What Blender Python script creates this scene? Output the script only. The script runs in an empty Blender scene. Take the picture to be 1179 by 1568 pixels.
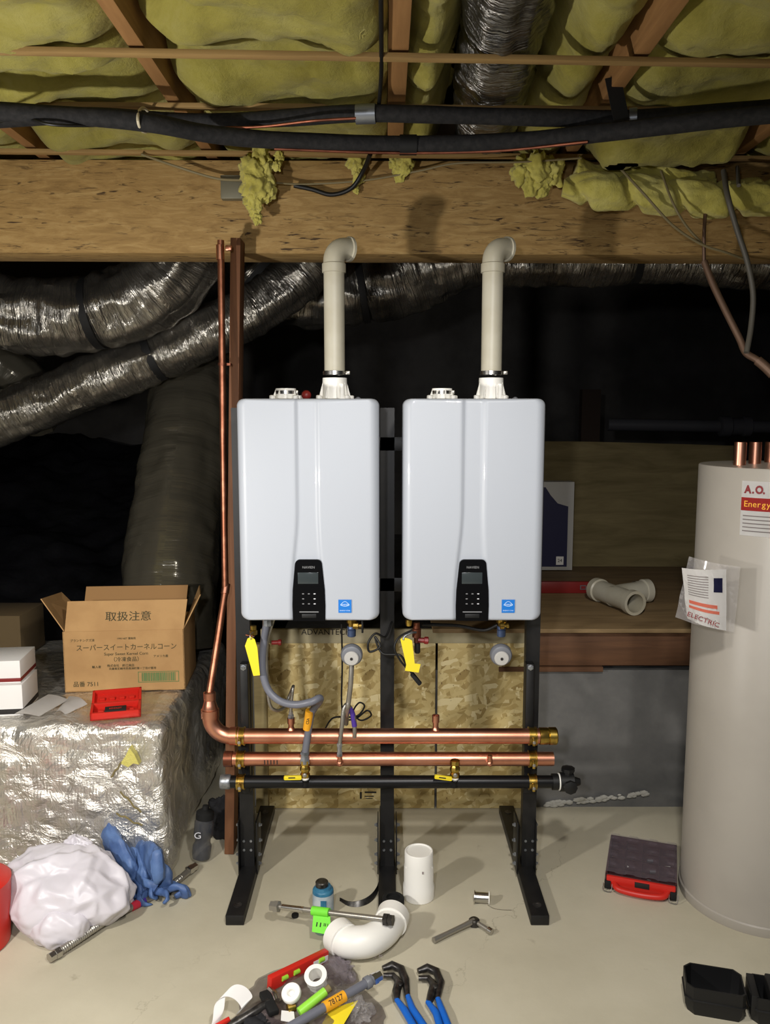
import bpy, bmesh, math, random
from mathutils import Vector, Matrix, noise
PI = math.pi
random.seed(7)
scene = bpy.context.scene
COL = scene.collection
# ---------------------------------------------------------------- camera model
FPX = 1568 * 29.0 / 36.0
PITCH = math.radians(6.9)
CAM = Vector((0, 0, 1.71))
cp, sp = math.cos(PITCH), math.sin(PITCH)
def ray(px, py):
    a = (px - 589.5) / FPX; b = -(py - 784) / FPX
    return Vector((a, cp + b * sp, -sp + b * cp))
def P(px, py, Y):            # point of the place at distance Y along the room
    d = ray(px, py); return CAM + d * (Y / d.y)
def F(px, py, z=0.0):        # point of the place at height z
    d = ray(px, py); return CAM + d * ((z - CAM.z) / d.z)
cam_d = bpy.data.cameras.new('camera'); cam = bpy.data.objects.new('camera', cam_d); COL.objects.link(cam)
cam.location = CAM; cam.rotation_euler = (PI / 2 - PITCH, 0, 0)
cam_d.sensor_fit = 'AUTO'; cam_d.sensor_width = 36; cam_d.lens = 29.0; cam_d.clip_start = 0.05
scene.camera = cam
scene.view_settings.view_transform = 'Standard'; scene.view_settings.look = 'None'
scene.view_settings.gamma = 1; scene.view_settings.use_curve_mapping = False
scene.view_settings.exposure = 0.0

# ---------------------------------------------------------------- materials
def lin(c):
    return tuple(((x / 255) / 12.92 if x <= 10 else (((x / 255) + 0.055) / 1.055) ** 2.4) for x in c)
def newmat(name):
    m = bpy.data.materials.new(name); m.use_nodes = True
    return m, m.node_tree, m.node_tree.nodes, m.node_tree.links, m.node_tree.nodes['Principled BSDF']
def coord(nt, kind, stretch, rot=(0, 0, 0)):
    n = nt.nodes; tc = n.new('ShaderNodeTexCoord'); mp = n.new('ShaderNodeMapping')
    mp.inputs['Scale'].default_value = stretch; mp.inputs['Rotation'].default_value = rot
    nt.links.new(tc.outputs[kind], mp.inputs['Vector']); return mp.outputs['Vector']
def ntex(nt, vec, scale, detail=4, rough=.55, dist=0):
    t = nt.nodes.new('ShaderNodeTexNoise'); t.inputs['Scale'].default_value = scale
    t.inputs['Detail'].default_value = detail; t.inputs['Roughness'].default_value = rough
    t.inputs['Distortion'].default_value = dist
    nt.links.new(vec, t.inputs['Vector']); return t.outputs['Fac']
def ramp(nt, fac, stops):
    r = nt.nodes.new('ShaderNodeValToRGB'); e = r.color_ramp.elements
    while len(e) < len(stops): e.new(0.5)
    for k, (p, c) in enumerate(stops):
        e[k].position = p; e[k].color = (*c, 1) if len(c) == 3 else c
    nt.links.new(fac, r.inputs['Fac']); return r.outputs['Color']
def mixc(nt, fac, a, b, mode='MIX'):
    m = nt.nodes.new('ShaderNodeMix'); m.data_type = 'RGBA'; m.blend_type = mode
    for sock, v in ((m.inputs[0], fac), (m.inputs[6], a), (m.inputs[7], b)):
        if hasattr(v, 'is_output'): nt.links.new(v, sock)
        elif isinstance(v, (int, float)): sock.default_value = v
        else: sock.default_value = (*v, 1)
    return m.outputs[2]
def addbump(nt, b, h, strength, dist=.01):
    bp = nt.nodes.new('ShaderNodeBump'); bp.inputs['Strength'].default_value = strength
    bp.inputs['Distance'].default_value = dist
    nt.links.new(h, bp.inputs['Height']); nt.links.new(bp.outputs['Normal'], b.inputs['Normal'])
def mat(name, col, rough=.5, metal=0., col2=None, nscale=6., stretch=(1, 1, 1), bump=0., bscale=60., bdist=.004,
        trans=0., ior=1.45, alpha=1., coat=0., kind='Object', lo=.4, hi=.62, spec=None, detail=4):
    m, nt, n, l, b = newmat(name)
    c1 = lin(col)
    b.inputs['Base Color'].default_value = (*c1, 1)
    b.inputs['Roughness'].default_value = rough; b.inputs['Metallic'].default_value = metal
    b.inputs['Transmission Weight'].default_value = trans; b.inputs['IOR'].default_value = ior
    b.inputs['Alpha'].default_value = alpha; b.inputs['Coat Weight'].default_value = coat
    if spec is not None: b.inputs['Specular IOR Level'].default_value = spec
    if col2 is not None or bump > 0:
        v = coord(nt, kind, stretch)
        if col2 is not None:
            f = ntex(nt, v, nscale, detail)
            l.new(ramp(nt, f, [(lo, c1), (hi, lin(col2))]), b.inputs['Base Color'])
        if bump > 0: addbump(nt, b, ntex(nt, v, bscale, 3), bump, bdist)
    return m
M = {}
M['white_shell'] = mat('white enamel', (168, 173, 182), .42, coat=.15)
M['grey_body'] = mat('grey painted steel', (120, 122, 128), .5)
M['black_gloss'] = mat('black glossy plastic', (10, 10, 12), .18)
M['black_plastic'] = mat('black plastic', (16, 16, 17), .5)
M['display'] = mat('grey display glass', (52, 58, 60), .15)
M['dim_print'] = mat('dim grey print', (120, 120, 122), .6)
M['button'] = mat('pale button marks', (200, 200, 205), .5)
M['blue_sticker'] = mat('blue sticker', (20, 110, 195), .45)
M['sticker_white'] = mat('pale blue print', (190, 215, 240), .5)
M['pvc'] = mat('off white pvc', (192, 187, 170), .4, col2=(178, 171, 150), nscale=5)
M['pvc_white'] = mat('white pvc', (240, 238, 232), .36)
M['pale_board'] = mat('pale primed board', (176, 166, 136), .7, col2=(160, 150, 118), nscale=7)
M['drain'] = mat('dark grey pipe', (66, 66, 70), .35)
M['old_post'] = mat('old dark timber', (52, 40, 32), .9)
M['steel'] = mat('bright steel', (190, 188, 184), .25, 1.)
M['steel_dark'] = mat('dull steel', (158, 154, 146), .36, .7)
M['galv'] = mat('galvanised steel', (165, 168, 172), .4, .8, col2=(120, 124, 130), nscale=30)
M['black_steel'] = mat('black powder coat', (15, 15, 16), .5, col2=(22, 21, 21), nscale=20)
M['black_pipe'] = mat('black iron pipe', (18, 18, 20), .35, .3)
M['copper'] = mat('copper', (216, 156, 130), .36, 1., col2=(196, 130, 104), nscale=9, stretch=(1, 1, 1), lo=.35, hi=.7)
M['copper_dull'] = mat('dull copper', (150, 92, 70), .42, .9, col2=(110, 66, 50), nscale=12)
M['copper_riser'] = mat('weathered copper', (176, 118, 92), .42, .95, col2=(140, 88, 66), nscale=16)
M['brass'] = mat('brass', (200, 170, 84), .3, 1., col2=(150, 120, 60), nscale=30)
M['hose_grey'] = mat('grey coated hose', (104, 106, 116), .4)
M['braid'] = mat('braided steel', (170, 168, 162), .35, .9, bump=.6, bscale=400, bdist=.002)
M['yellow_tag'] = mat('yellow tag', (228, 208, 40), .6)
M['orange_tag'] = mat('amber label', (232, 164, 36), .5)
M['ink'] = mat('dark ink', (34, 30, 28), .7)
M['purple'] = mat('purple label', (72, 48, 140), .5)
M['redlabel'] = mat('red label', (190, 40, 60), .5)
M['green_tag'] = mat('lime green tag', (120, 225, 60), .6)
M['valve_blue'] = mat('blue grey fitting', (80, 96, 130), .35, .5)
M['red_plastic'] = mat('red plastic', (196, 38, 28), .4, bump=.1, bscale=20)
M['red_dark'] = mat('dark red plastic', (120, 28, 26), .45)
M['brown_pipe'] = mat('brown tarnished pipe', (112, 88, 72), .5, .4)
M['tray_dark'] = mat('dark maroon tray', (70, 40, 42), .5)
M['rubber'] = mat('black rubber', (12, 12, 12), .8)
M['foam'] = mat('black pipe foam', (20, 20, 22), .85, col2=(34, 33, 34), nscale=60, bump=.3, bscale=120)
M['tape'] = mat('silver tape', (130, 134, 140), .35, .7)
M['strap'] = mat('black strap', (11, 11, 12), .7)
M['zip'] = mat('white zip tie', (205, 195, 170), .5)
M['cord'] = mat('black cord', (14, 14, 14), .5)
M['wire_tan'] = mat('tan cable', (128, 116, 84), .6)
M['wire_grey'] = mat('grey cable', (92, 88, 80), .5)
M['card'] = mat('brown cardboard', (178, 140, 92), .8, col2=(168, 130, 84), nscale=8, bump=.05, bscale=150)
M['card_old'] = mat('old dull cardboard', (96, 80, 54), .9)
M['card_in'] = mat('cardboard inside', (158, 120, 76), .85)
M['card_ink'] = mat('cardboard print', (66, 62, 38), .8)
M['card_green'] = mat('green barcode', (84, 120, 72), .8)
M['paper'] = mat('white paper', (226, 224, 222), .7)
M['paper_print'] = mat('grey print', (150, 140, 138), .8)
M['red_print'] = mat('faded red print', (226, 128, 104), .8)
M['red_ink'] = mat('red ink', (178, 34, 28), .6)
M['dark_red_ink'] = mat('dark red ink', (120, 24, 30), .6)
M['bag'] = mat('white bag plastic', (206, 202, 210), .36, bump=.25, bscale=7, bdist=.012)
M['nitrile'] = mat('blue nitrile', (88, 116, 164), .5, col2=(70, 96, 146), nscale=14, bump=.4, bscale=60)
M['black_cloth'] = mat('black cloth', (24, 24, 28), .85, bump=.4, bscale=60)
M['tank'] = mat('warm grey tank enamel', (162, 156, 147), .42, col2=(156, 150, 141), nscale=3)
M['can_blue'] = mat('blue can paint', (40, 96, 130), .4, col2=(60, 120, 150), nscale=40)
M['can_label'] = mat('pale can label', (186, 194, 198), .5, col2=(150, 166, 178), nscale=24)
M['blue_grip'] = mat('blue dipped grip', (20, 96, 190), .35)
M['tool_steel'] = mat('dark tool steel', (62, 60, 60), .35, .8, col2=(92, 90, 88), nscale=50)
M['solder'] = mat('solder wire', (190, 188, 182), .3, 1.)
M['plastic_grey'] = mat('grey plastic', (110, 112, 118), .4)
M['navy'] = mat('navy print', (30, 30, 66), .5)
M['box_white'] = mat('greyed white carton', (176, 174, 170), .6)
M['olive'] = mat('olive board edge', (120, 108, 70), .8)
M['lime_liquid'] = mat('lime marker plastic', (150, 220, 70), .4)
M['level_vial'] = mat('green vial', (150, 200, 60), .2)
M['junction'] = mat('grey metal box', (118, 114, 96), .5, .3)
def glassy(name, col, alpha, rough=.12):
    return mat(name, col, rough, 0, alpha=alpha, spec=.6)
M['clear'] = glassy('clear film', (210, 206, 206), .22, .1)
M['smoke_clear'] = glassy('clear case lid', (150, 140, 150), .30, .05)
M['bottle'] = glassy('smoked bottle plastic', (70, 72, 78), .6, .15)
M['glass_jar'] = mat('green tinted glass', (150, 190, 170), .08, alpha=.35)

def wood(name, c1, c2, axis='X', grain=14, rough=.75, dark=None):
    m, nt, n, l, b = newmat(name)
    s = {'X': (1.2, grain, grain), 'Y': (grain, 1.2, grain), 'Z': (grain, grain, 1.2)}[axis]
    v = coord(nt, 'Object', s)
    f = ntex(nt, v, 2.2, 6, .6, .6)
    c = ramp(nt, f, [(.3, lin(c1)), (.7, lin(c2))])
    l.new(c, b.inputs['Base Color']); b.inputs['Roughness'].default_value = rough
    addbump(nt, b, f, .25, .003)
    return m
M['joist'] = wood('joist pine', (152, 112, 66), (128, 90, 50), 'Y')
M['stud'] = wood('red stud', (128, 84, 54), (98, 62, 38), 'Z')
M['lath'] = wood('pale lath', (158, 128, 78), (130, 102, 60), 'X')
M['timber'] = wood('brown timber', (104, 70, 44), (78, 50, 30), 'X')
M['ply'] = wood('worn plywood', (156, 140, 98), (120, 106, 68), 'X', 8)
M['shelfwood'] = wood('shelf board', (140, 116, 80), (108, 86, 56), 'X', 8)

def beam_mat():
    m, nt, n, l, b = newmat('strand lumber beam')
    v = coord(nt, 'Object', (3, 14, 16)); f = ntex(nt, v, 2.4, 7, .7, .9)
    base = ramp(nt, f, [(.25, lin((128, 98, 54))), (.5, lin((160, 128, 76))), (.75, lin((186, 156, 102)))])
    v2 = coord(nt, 'Object', (11, 60, 84)); g = ntex(nt, v2, 1.0, 5, .6, 1.2)
    streak = ramp(nt, g, [(.56, (0, 0, 0)), (.66, (1, 1, 1))])
    v3 = coord(nt, 'Object', (2.4, 12, 12)); h = ntex(nt, v3, 1.4, 3)
    patch = ramp(nt, h, [(.38, (0, 0, 0)), (.56, (1, 1, 1))])
    mk = mixc(nt, 1., streak, patch, 'MULTIPLY')
    c = mixc(nt, mk, base, lin((62, 42, 20)))
    l.new(c, b.inputs['Base Color']); b.inputs['Roughness'].default_value = .8
    addbump(nt, b, g, .35, .004); return m
M['beam'] = beam_mat()
def osb_mat(name, k=1.):
    m, nt, n, l, b = newmat(name)
    cols = []
    last = None
    for i, (ang, sc) in enumerate(((.4, 1.), (-.8, 1.25), (1.4, .8), (2.3, 1.1), (-.2, .9))):
        v0 = coord(nt, 'Object', (1, .01, 1)); mp = n.new('ShaderNodeMapping'); mp.vector_type = 'TEXTURE'
        mp.inputs['Rotation'].default_value = (0, ang, 0); mp.inputs['Scale'].default_value = (.060 * sc, 1, .020 * sc)
        mp.inputs['Location'].default_value = (.31 * i, 0, .17 * i)
        w_n = n.new('ShaderNodeTexNoise'); w_n.inputs['Scale'].default_value = 30; l.new(v0, w_n.inputs['Vector'])
        v1 = mixc(nt, .012, v0, w_n.outputs['Color'], 'ADD'); l.new(v1, mp.inputs['Vector']); v = mp.outputs['Vector']
        vo = n.new('ShaderNodeTexVoronoi'); vo.inputs['Scale'].default_value = 1.
        l.new(v, vo.inputs['Vector'])
        sep = n.new('ShaderNodeSeparateColor'); l.new(vo.outputs['Color'], sep.inputs[0])
        c = ramp(nt, sep.outputs[0], [(0, lin((150 * k, 126 * k, 72 * k))), (.2, lin((182 * k, 158 * k, 100 * k))), (.75, lin((204 * k, 184 * k, 128 * k))), (1, lin((224 * k, 208 * k, 160 * k)))])
        if last is None: last = c
        else:
            msk = ramp(nt, sep.outputs[1], [(.58, (0, 0, 0)), (.62, (1, 1, 1))])
            last = mixc(nt, msk, last, c)
    v = coord(nt, 'Object', (16, 30, 16)); f = ntex(nt, v, 2.2, 4, .6, 1.5)
    dk = ramp(nt, f, [(.66, (0, 0, 0)), (.72, (1, 1, 1))])
    last = mixc(nt, dk, last, lin((112, 84, 44)))
    l.new(last, b.inputs['Base Color']); b.inputs['Roughness'].default_value = .7
    addbump(nt, b, f, .2, .003); return m
M['osb'] = osb_mat('oriented strand board', 1.04)
M['osb_dark'] = osb_mat('weathered strand board', .56)

CRACK = .42
def concrete(name, c1, c2, c3, sc=1.0, crack=False):
    m, nt, n, l, b = newmat(name)
    v = coord(nt, 'Object', (1, 1, 1))
    f = ntex(nt, v, 1.6 * sc, 7, .6); c = ramp(nt, f, [(.32, lin(c1)), (.55, lin(c2)), (.75, lin(c3))])
    g = ntex(nt, v, 9, 5, .6, .4)
    st = ramp(nt, g, [(.68, (0, 0, 0)), (.76, (1, 1, 1))])
    stc = mixc(nt, .35, (0, 0, 0), st, 'MIX')
    c = mixc(nt, stc, c, lin((112, 102, 80)))
    if crack:
        # one thin wandering crack, faint
        w = ntex(nt, v, 5, 5, .6)
        sx = n.new('ShaderNodeSeparateXYZ'); l.new(v, sx.inputs[0])
        def mth(op, a_, b_):
            q = n.new('ShaderNodeMath'); q.operation = op
            for s_, val in ((q.inputs[0], a_), (q.inputs[1], b_)):
                if hasattr(val, 'is_output'): l.new(val, s_)
                else: s_.default_value = val
            return q.outputs[0]
        dcr = mth('ABSOLUTE', mth('SUBTRACT', mth('ADD', sx.outputs[0], mth('MULTIPLY', sx.outputs[1], -.62)), mth('MULTIPLY_ADD', w, .30) if 0 else mth('MULTIPLY', w, .42)), 0)
        ck = ramp(nt, mth('ADD', mth('ABSOLUTE', mth('SUBTRACT', dcr, CRACK), 0), 0), [(0., (1, 1, 1)), (.003, (0, 0, 0))])
        fade = ramp(nt, ntex(nt, v, 3, 3), [(.42, (0, 0, 0)), (.58, (.5, .5, .5))])
        ckm = mixc(nt, 1, ck, fade, 'MULTIPLY')
        c = mixc(nt, ckm, c, lin((120, 112, 92)))
    l.new(c, b.inputs['Base Color']); b.inputs['Roughness'].default_value = .62
    addbump(nt, b, ntex(nt, v, 60, 5, .65), .12, .004); return m
M['floor'] = concrete('sealed concrete floor', (176, 169, 148), (190, 183, 162), (199, 192, 172), 1, True)
M['wall'] = concrete('grey concrete wall', (84, 84, 83), (104, 103, 101), (122, 121, 118), 2)
M['dark_wall'] = mat('dark soil wall', (74, 72, 70), .95, col2=(54, 52, 50), nscale=2, bump=.4, bscale=6, bdist=.03)
M['subfloor'] = mat('dark subfloor', (70, 58, 40), .9)
M['poly'] = mat('black poly sheet', (46, 46, 50), .42, col2=(34, 34, 38), nscale=3, bump=.5, bscale=7, bdist=.03)

def foil(name, col, rough, sc, stretch, strength, metal=.95, dist=.02, kind='UV'):
    m, nt, n, l, b = newmat(name)
    v = coord(nt, kind, stretch)
    f = ntex(nt, v, sc, 5, .6, 1.2)
    g = ntex(nt, v, sc * 3.1, 3, .5, .5)
    s = n.new('ShaderNodeMath'); s.operation = 'MULTIPLY_ADD'; s.inputs[1].default_value = .35
    l.new(g, s.inputs[0]); l.new(f, s.inputs[2])
    b.inputs['Base Color'].default_value = (*lin(col), 1); b.inputs['Metallic'].default_value = metal
    b.inputs['Roughness'].default_value = rough
    addbump(nt, b, s.outputs[0], strength, dist); return m
M['mylar'] = foil('silver duct mylar', (150, 146, 138), .22, 3, (9, 1.1, 1), .9, .9, .02)
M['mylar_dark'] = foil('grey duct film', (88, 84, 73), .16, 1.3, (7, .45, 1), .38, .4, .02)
def scrim_foil():
    m, nt, n, l, b = newmat('reinforced foil wrap')
    v = coord(nt, 'Object', (1, 1, 1))
    f = ntex(nt, v, 9, 6, .6, 1.6)
    vo = n.new('ShaderNodeTexVoronoi'); vo.feature = 'DISTANCE_TO_EDGE'; vo.inputs['Scale'].default_value = 13
    l.new(v, vo.inputs['Vector'])
    w1 = n.new('ShaderNodeTexWave'); w1.bands_direction = 'X'; w1.inputs['Scale'].default_value = 28; l.new(v, w1.inputs['Vector'])
    w2 = n.new('ShaderNodeTexWave'); w2.bands_direction = 'Z'; w2.inputs['Scale'].default_value = 28; l.new(v, w2.inputs['Vector'])
    a = n.new('ShaderNodeMath'); a.operation = 'MULTIPLY_ADD'; a.inputs[1].default_value = .5; l.new(vo.outputs['Distance'], a.inputs[0]); l.new(f, a.inputs[2])
    c = n.new('ShaderNodeMath'); c.operation = 'MULTIPLY_ADD'; c.inputs[1].default_value = .014; l.new(w1.outputs['Fac'], c.inputs[0]); l.new(a.outputs[0], c.inputs[2])
    d = n.new('ShaderNodeMath'); d.operation = 'MULTIPLY_ADD'; d.inputs[1].default_value = .008; l.new(w2.outputs['Fac'], d.inputs[0]); l.new(c.outputs[0], d.inputs[2])
    b.inputs['Base Color'].default_value = (*lin((232, 228, 220)), 1); b.inputs['Metallic'].default_value = .82
    b.inputs['Roughness'].default_value = .30
    addbump(nt, b, d.outputs[0], .8, .03); return m
M['wrap'] = scrim_foil()
M['mylar_mid'] = foil('bright ribbed duct mylar', (128, 126, 122), .24, 2.6, (11, .9, 1), 1., .95, .03)
def insul(name, a, b_, c_):
    m, nt, n, l, b = newmat(name)
    v = coord(nt, 'Object', (1, 1, 1)); f = ntex(nt, v, 4, 6, .65, .6)
    l.new(ramp(nt, f, [(.3, lin(a)), (.5, lin(b_)), (.72, lin(c_))]), b.inputs['Base Color'])
    b.inputs['Roughness'].default_value = 1; b.inputs['Specular IOR Level'].default_value = .05
    b.inputs['Sheen Weight'].default_value = .2
    addbump(nt, b, ntex(nt, v, 34, 7, .75, .3), .6, .015); return m
M['insulation'] = insul('yellow fibreglass', (166, 154, 68), (202, 192, 100), (218, 210, 134))

# ---------------------------------------------------------------- mesh helpers
ROOT = {}
def props(o, label=None, cat=None, group=None, kind=None):
    if label: o['label'] = label
    if cat: o['category'] = cat
    if group: o['group'] = group
    if kind: o['kind'] = kind
def thing(name, label, cat, loc=(0, 0, 0), rotz=0, group=None):
    o = bpy.data.objects.new(name, None); COL.objects.link(o); o.empty_display_size = .05
    o.location = loc; o.rotation_euler = (0, 0, rotz); props(o, label, cat, group)
    ROOT[o.name] = Matrix.Translation(Vector(loc)) @ Matrix.Rotation(rotz, 4, 'Z'); return o
def catmull(pts, n):
    pts = [Vector(p) for p in pts]
    if len(pts) < 3 or n <= 1: return pts
    out = []
    q = [pts[0] * 2 - pts[1]] + pts + [pts[-1] * 2 - pts[-2]]
    for i in range(1, len(q) - 2):
        a, b, c, d = q[i - 1:i + 3]
        for k in range(n):
            t = k / n
            out.append(.5 * ((2 * b) + (c - a) * t + (2 * a - 5 * b + 4 * c - d) * t * t + (3 * b - a - 3 * c + d) * t ** 3))
    out.append(pts[-1]); return out
class MB:
    def __init__(s, local=False):
        s.bm = bmesh.new(); s.uv = s.bm.loops.layers.uv.new('uv'); s.local = local
    def face(s, vs, uvs=None):
        try: f = s.bm.faces.new(vs)
        except ValueError: return None
        if uvs:
            for lp, u in zip(f.loops, uvs): lp[s.uv].uv = u
        return f
    def poly(s, pts): return s.face([s.bm.verts.new(p) for p in pts])
    def skin(s, rings, closed=True, caps=True, lens=None, circ=None):
        R = [[s.bm.verts.new(p) for p in r] for r in rings]; n = len(R[0])
        if lens is None:
            lens = [0]
            for a, b in zip(rings[:-1], rings[1:]): lens.append(lens[-1] + (Vector(a[0]) - Vector(b[0])).length)
        m = n if closed else n - 1
        circ = circ or 1.0
        for i in range(len(R) - 1):
            for j in range(m):
                k = (j + 1) % n
                u0, u1 = lens[i], lens[i + 1]; v0, v1 = j / m * circ, (j + 1) / m * circ
                s.face([R[i][j], R[i][k], R[i + 1][k], R[i + 1][j]], [(u0, v0), (u0, v1), (u1, v1), (u1, v0)])
        if caps and closed: s.face(list(reversed(R[0]))); s.face(R[-1])
        return s
    def tube(s, path, r, n=16, sub=1, caps=True, flat=None):
        pts = catmull(path, sub) if sub > 1 else [Vector(p) for p in path]
        L = [0]
        for a, b in zip(pts[:-1], pts[1:]): L.append(L[-1] + (b - a).length)
        T = []
        for i in range(len(pts)):
            a = pts[max(i - 1, 0)]; b = pts[min(i + 1, len(pts) - 1)]; T.append((b - a).normalized())
        up = Vector((0, 0, 1)) if abs(T[0].z) < .9 else Vector((0, 1, 0))
        nv = (up - T[0] * up.dot(T[0])).normalized()
        rings = []
        for i, p in enumerate(pts):
            if i:
                ax = T[i - 1].cross(T[i])
                if ax.length > 1e-6: nv = Matrix.Rotation(T[i - 1].angle(T[i]), 3, ax.normalized()) @ nv
                nv = (nv - T[i] * nv.dot(T[i])).normalized()
            bn = T[i].cross(nv); ring = []
            for j in range(n):
                th = 2 * PI * j / n
                rr = r(L[i] / L[-1] if L[-1] else 0, th, L[i]) if callable(r) else (r[i] if isinstance(r, (list, tuple)) else r)
                ring.append(p + nv * math.cos(th) * rr + bn * math.sin(th) * rr * (flat or 1))
            rings.append(ring)
        return s.skin(rings, True, caps, L, 2 * PI * (r if isinstance(r, float) else .15))
    def cyl(s, p0, p1, r0, r1=None, n=24):
        r1 = r0 if r1 is None else r1; return s.tube([p0, p1], [r0, r1], n)
    def lathe(s, o, axis, prof, n=32, caps=True):
        o = Vector(o); ax = Vector(axis).normalized()
        up = Vector((0, 0, 1)) if abs(ax.z) < .9 else Vector((0, 1, 0))
        u = (up - ax * up.dot(ax)).normalized(); w = ax.cross(u)
        return s.skin([[o + ax * h + (u * math.cos(2 * PI * j / n) + w * math.sin(2 * PI * j / n)) * max(r, .0002) for j in range(n)] for r, h in prof], True, caps)
    def box(s, c, size, rot=None, bev=0, seg=2):
        mtx = Matrix.Translation(Vector(c)) @ (rot.to_4x4() if rot is not None else Matrix.Identity(4)) @ Matrix.Diagonal((*size, 1))
        g = bmesh.ops.create_cube(s.bm, size=1, matrix=mtx)
        if bev > 0:
            vs = g['verts']; es = list({e for v in vs for e in v.link_edges})
            bmesh.ops.bevel(s.bm, geom=es, offset=bev, segments=seg, affect='EDGES', profile=.5)
        return s
    def span(s, a, b, w, h, up=(0, 0, 1), bev=0):    # a bar from a to b
        a, b = Vector(a), Vector(b); x = (b - a).normalized(); up = Vector(up)
        y = up.cross(x).normalized(); z = x.cross(y)
        rot = Matrix((x, y, z)).transposed(); return s.box((a + b) / 2, ((b - a).length, w, h), rot, bev)
    def prism(s, pts, ext):
        a = [Vector(p) for p in pts]; e = Vector(ext)
        return s.skin([a, [p + e for p in a]], True, True)
    def ico(s, c, r, sub=3, f=None, scale=(1, 1, 1), rot=None):
        g = bmesh.ops.create_icosphere(s.bm, subdivisions=sub, radius=1)
        for v in g['verts']:
            d = v.co.copy(); k = f(d) if f else 1
            q = Vector((d.x * scale[0], d.y * scale[1], d.z * scale[2])) * (r * k)
            if rot is not None: q = rot @ q
            v.co = Vector(c) + q
        return s
    def grid(s, nx, ny, fn, thick=None):
        V = [[s.bm.verts.new(fn(i / nx, j / ny)) for i in range(nx + 1)] for j in range(ny + 1)]
        for j in range(ny):
            for i in range(nx):
                s.face([V[j][i], V[j][i + 1], V[j + 1][i + 1], V[j + 1][i]], [(i / nx, j / ny), ((i + 1) / nx, j / ny), ((i + 1) / nx, (j + 1) / ny), (i / nx, (j + 1) / ny)])
        if thick:
            bmesh.ops.solidify(s.bm, geom=list(s.bm.faces), thickness=thick)
        return s
    def build(s, name, m, parent=None, label=None, cat=None, group=None, kind=None, smooth=True, ang=38, fixn=True):
        bm = s.bm
        if fixn: bmesh.ops.recalc_face_normals(bm, faces=list(bm.faces))
        bm.normal_update()
        for f in bm.faces: f.smooth = smooth
        if smooth:
            for e in bm.edges:
                if len(e.link_faces) == 2 and e.calc_face_angle(0) > math.radians(ang): e.smooth = False
        me = bpy.data.meshes.new(name); o = bpy.data.objects.new(name, me); COL.objects.link(o)
        if parent is not None:
            R = ROOT[parent.name]; ROOT[o.name] = R
            if not s.local: bmesh.ops.transform(bm, matrix=R.inverted(), verts=list(bm.verts))
            o.parent = parent
        elif not s.local:
            xs = [v.co.x for v in bm.verts]; ys = [v.co.y for v in bm.verts]; zs = [v.co.z for v in bm.verts]
            c = Vector(((min(xs) + max(xs)) / 2, (min(ys) + max(ys)) / 2, min(zs)))
            for v in bm.verts: v.co -= c
            o.location = c; ROOT[o.name] = Matrix.Translation(c)
        else: ROOT[o.name] = Matrix.Identity(4)
        bm.to_mesh(me); bm.free(); me.materials.append(m if not isinstance(m, str) else M[m])
        props(o, label, cat, group, kind); return o
def text(body, size, mtx, m, parent, name='lettering', ext=.0004, local=False, align='CENTER', sx=1.0, bold=0.):
    cu = bpy.data.curves.new('t', 'FONT'); cu.body = body; cu.offset = bold; cu.size = size; cu.extrude = ext; cu.align_x = align; cu.align_y = 'CENTER'
    cu.resolution_u = 3
    t = bpy.data.objects.new('t', cu); COL.objects.link(t)
    dg = bpy.context.evaluated_depsgraph_get(); me = bpy.data.meshes.new_from_object(t.evaluated_get(dg))
    bpy.data.objects.remove(t); bpy.data.curves.remove(cu)
    me.transform(mtx @ Matrix.Diagonal((sx, 1, 1, 1)))
    R = ROOT[parent.name]
    if not local: me.transform(R.inverted())
    o = bpy.data.objects.new(name, me); me.name = name; COL.objects.link(o); o.parent = parent; ROOT[o.name] = R
    me.materials.clear(); me.materials.append(M[m]); return o
def frame(o, x, y):     # matrix with x axis along x, y along y, z out of the surface
    x = Vector(x).normalized(); y = Vector(y); y = (y - x * y.dot(x)).normalized(); z = x.cross(y)
    return Matrix.Translation(Vector(o)) @ Matrix((x, y, z)).transposed().to_4x4()
def dup(o, parent=None):
    c = o.copy(); COL.objects.link(c); c.parent = parent; ROOT[c.name] = ROOT.get(o.name, Matrix.Identity(4))
    for ch in [x for x in list(COL.objects) if x.parent == o]: dup(ch, c)
    return c
def N(v, s=1.0): return noise.noise(Vector(v) * s)
def fbm(v, s=1.0, o=4): return noise.fractal(Vector(v) * s, 1.0, 2.0, o)
# ================================================================ THE SETTING
MB().box((0, 3.0, -.05), (8, 12, .1)).build('floor', 'floor', kind='structure')
WY = 3.42
# concrete stem wall
zt = P(940, 1026, WY).z
MB().box((1.5, WY + .12, zt / 2), (4.16, .24, zt)).build('wall_back', 'wall', kind='structure')
MB().box((0, 7.6, 1.6), (8, .2, 3.2)).build('wall_far', 'dark_wall', kind='structure')
MB().box((-3.6, 4.0, 1.6), (.2, 8, 3.2)).build('wall_left', 'dark_wall', kind='structure')
MB().box((3.6, 4.0, 1.6), (.2, 8, 3.2)).build('wall_right', 'dark_wall', kind='structure')
MB().box((0, 3.0, 2.9), (8, 12, .08)).build('ceiling', 'subfloor', kind='structure')
MB().box((1.53, 5.55, zt - .03), (4.1, 3.98, .02)).build('floor_crawlspace', 'dark_wall', kind='structure')

# ---- beam
BY = 3.12
zb0, zb1 = P(300, 389, BY).z, P(300, 246, BY).z
MB().span((-3.4, BY + .09, (zb0 + zb1) / 2 + .012), (3.4, BY + .09, (zb0 + zb1) / 2 - .012), .18, zb1 - zb0, bev=.003).build(
    'support_beam', 'beam', label='thick strand lumber beam spanning the room above the two white water heaters', cat='beam')
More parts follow.
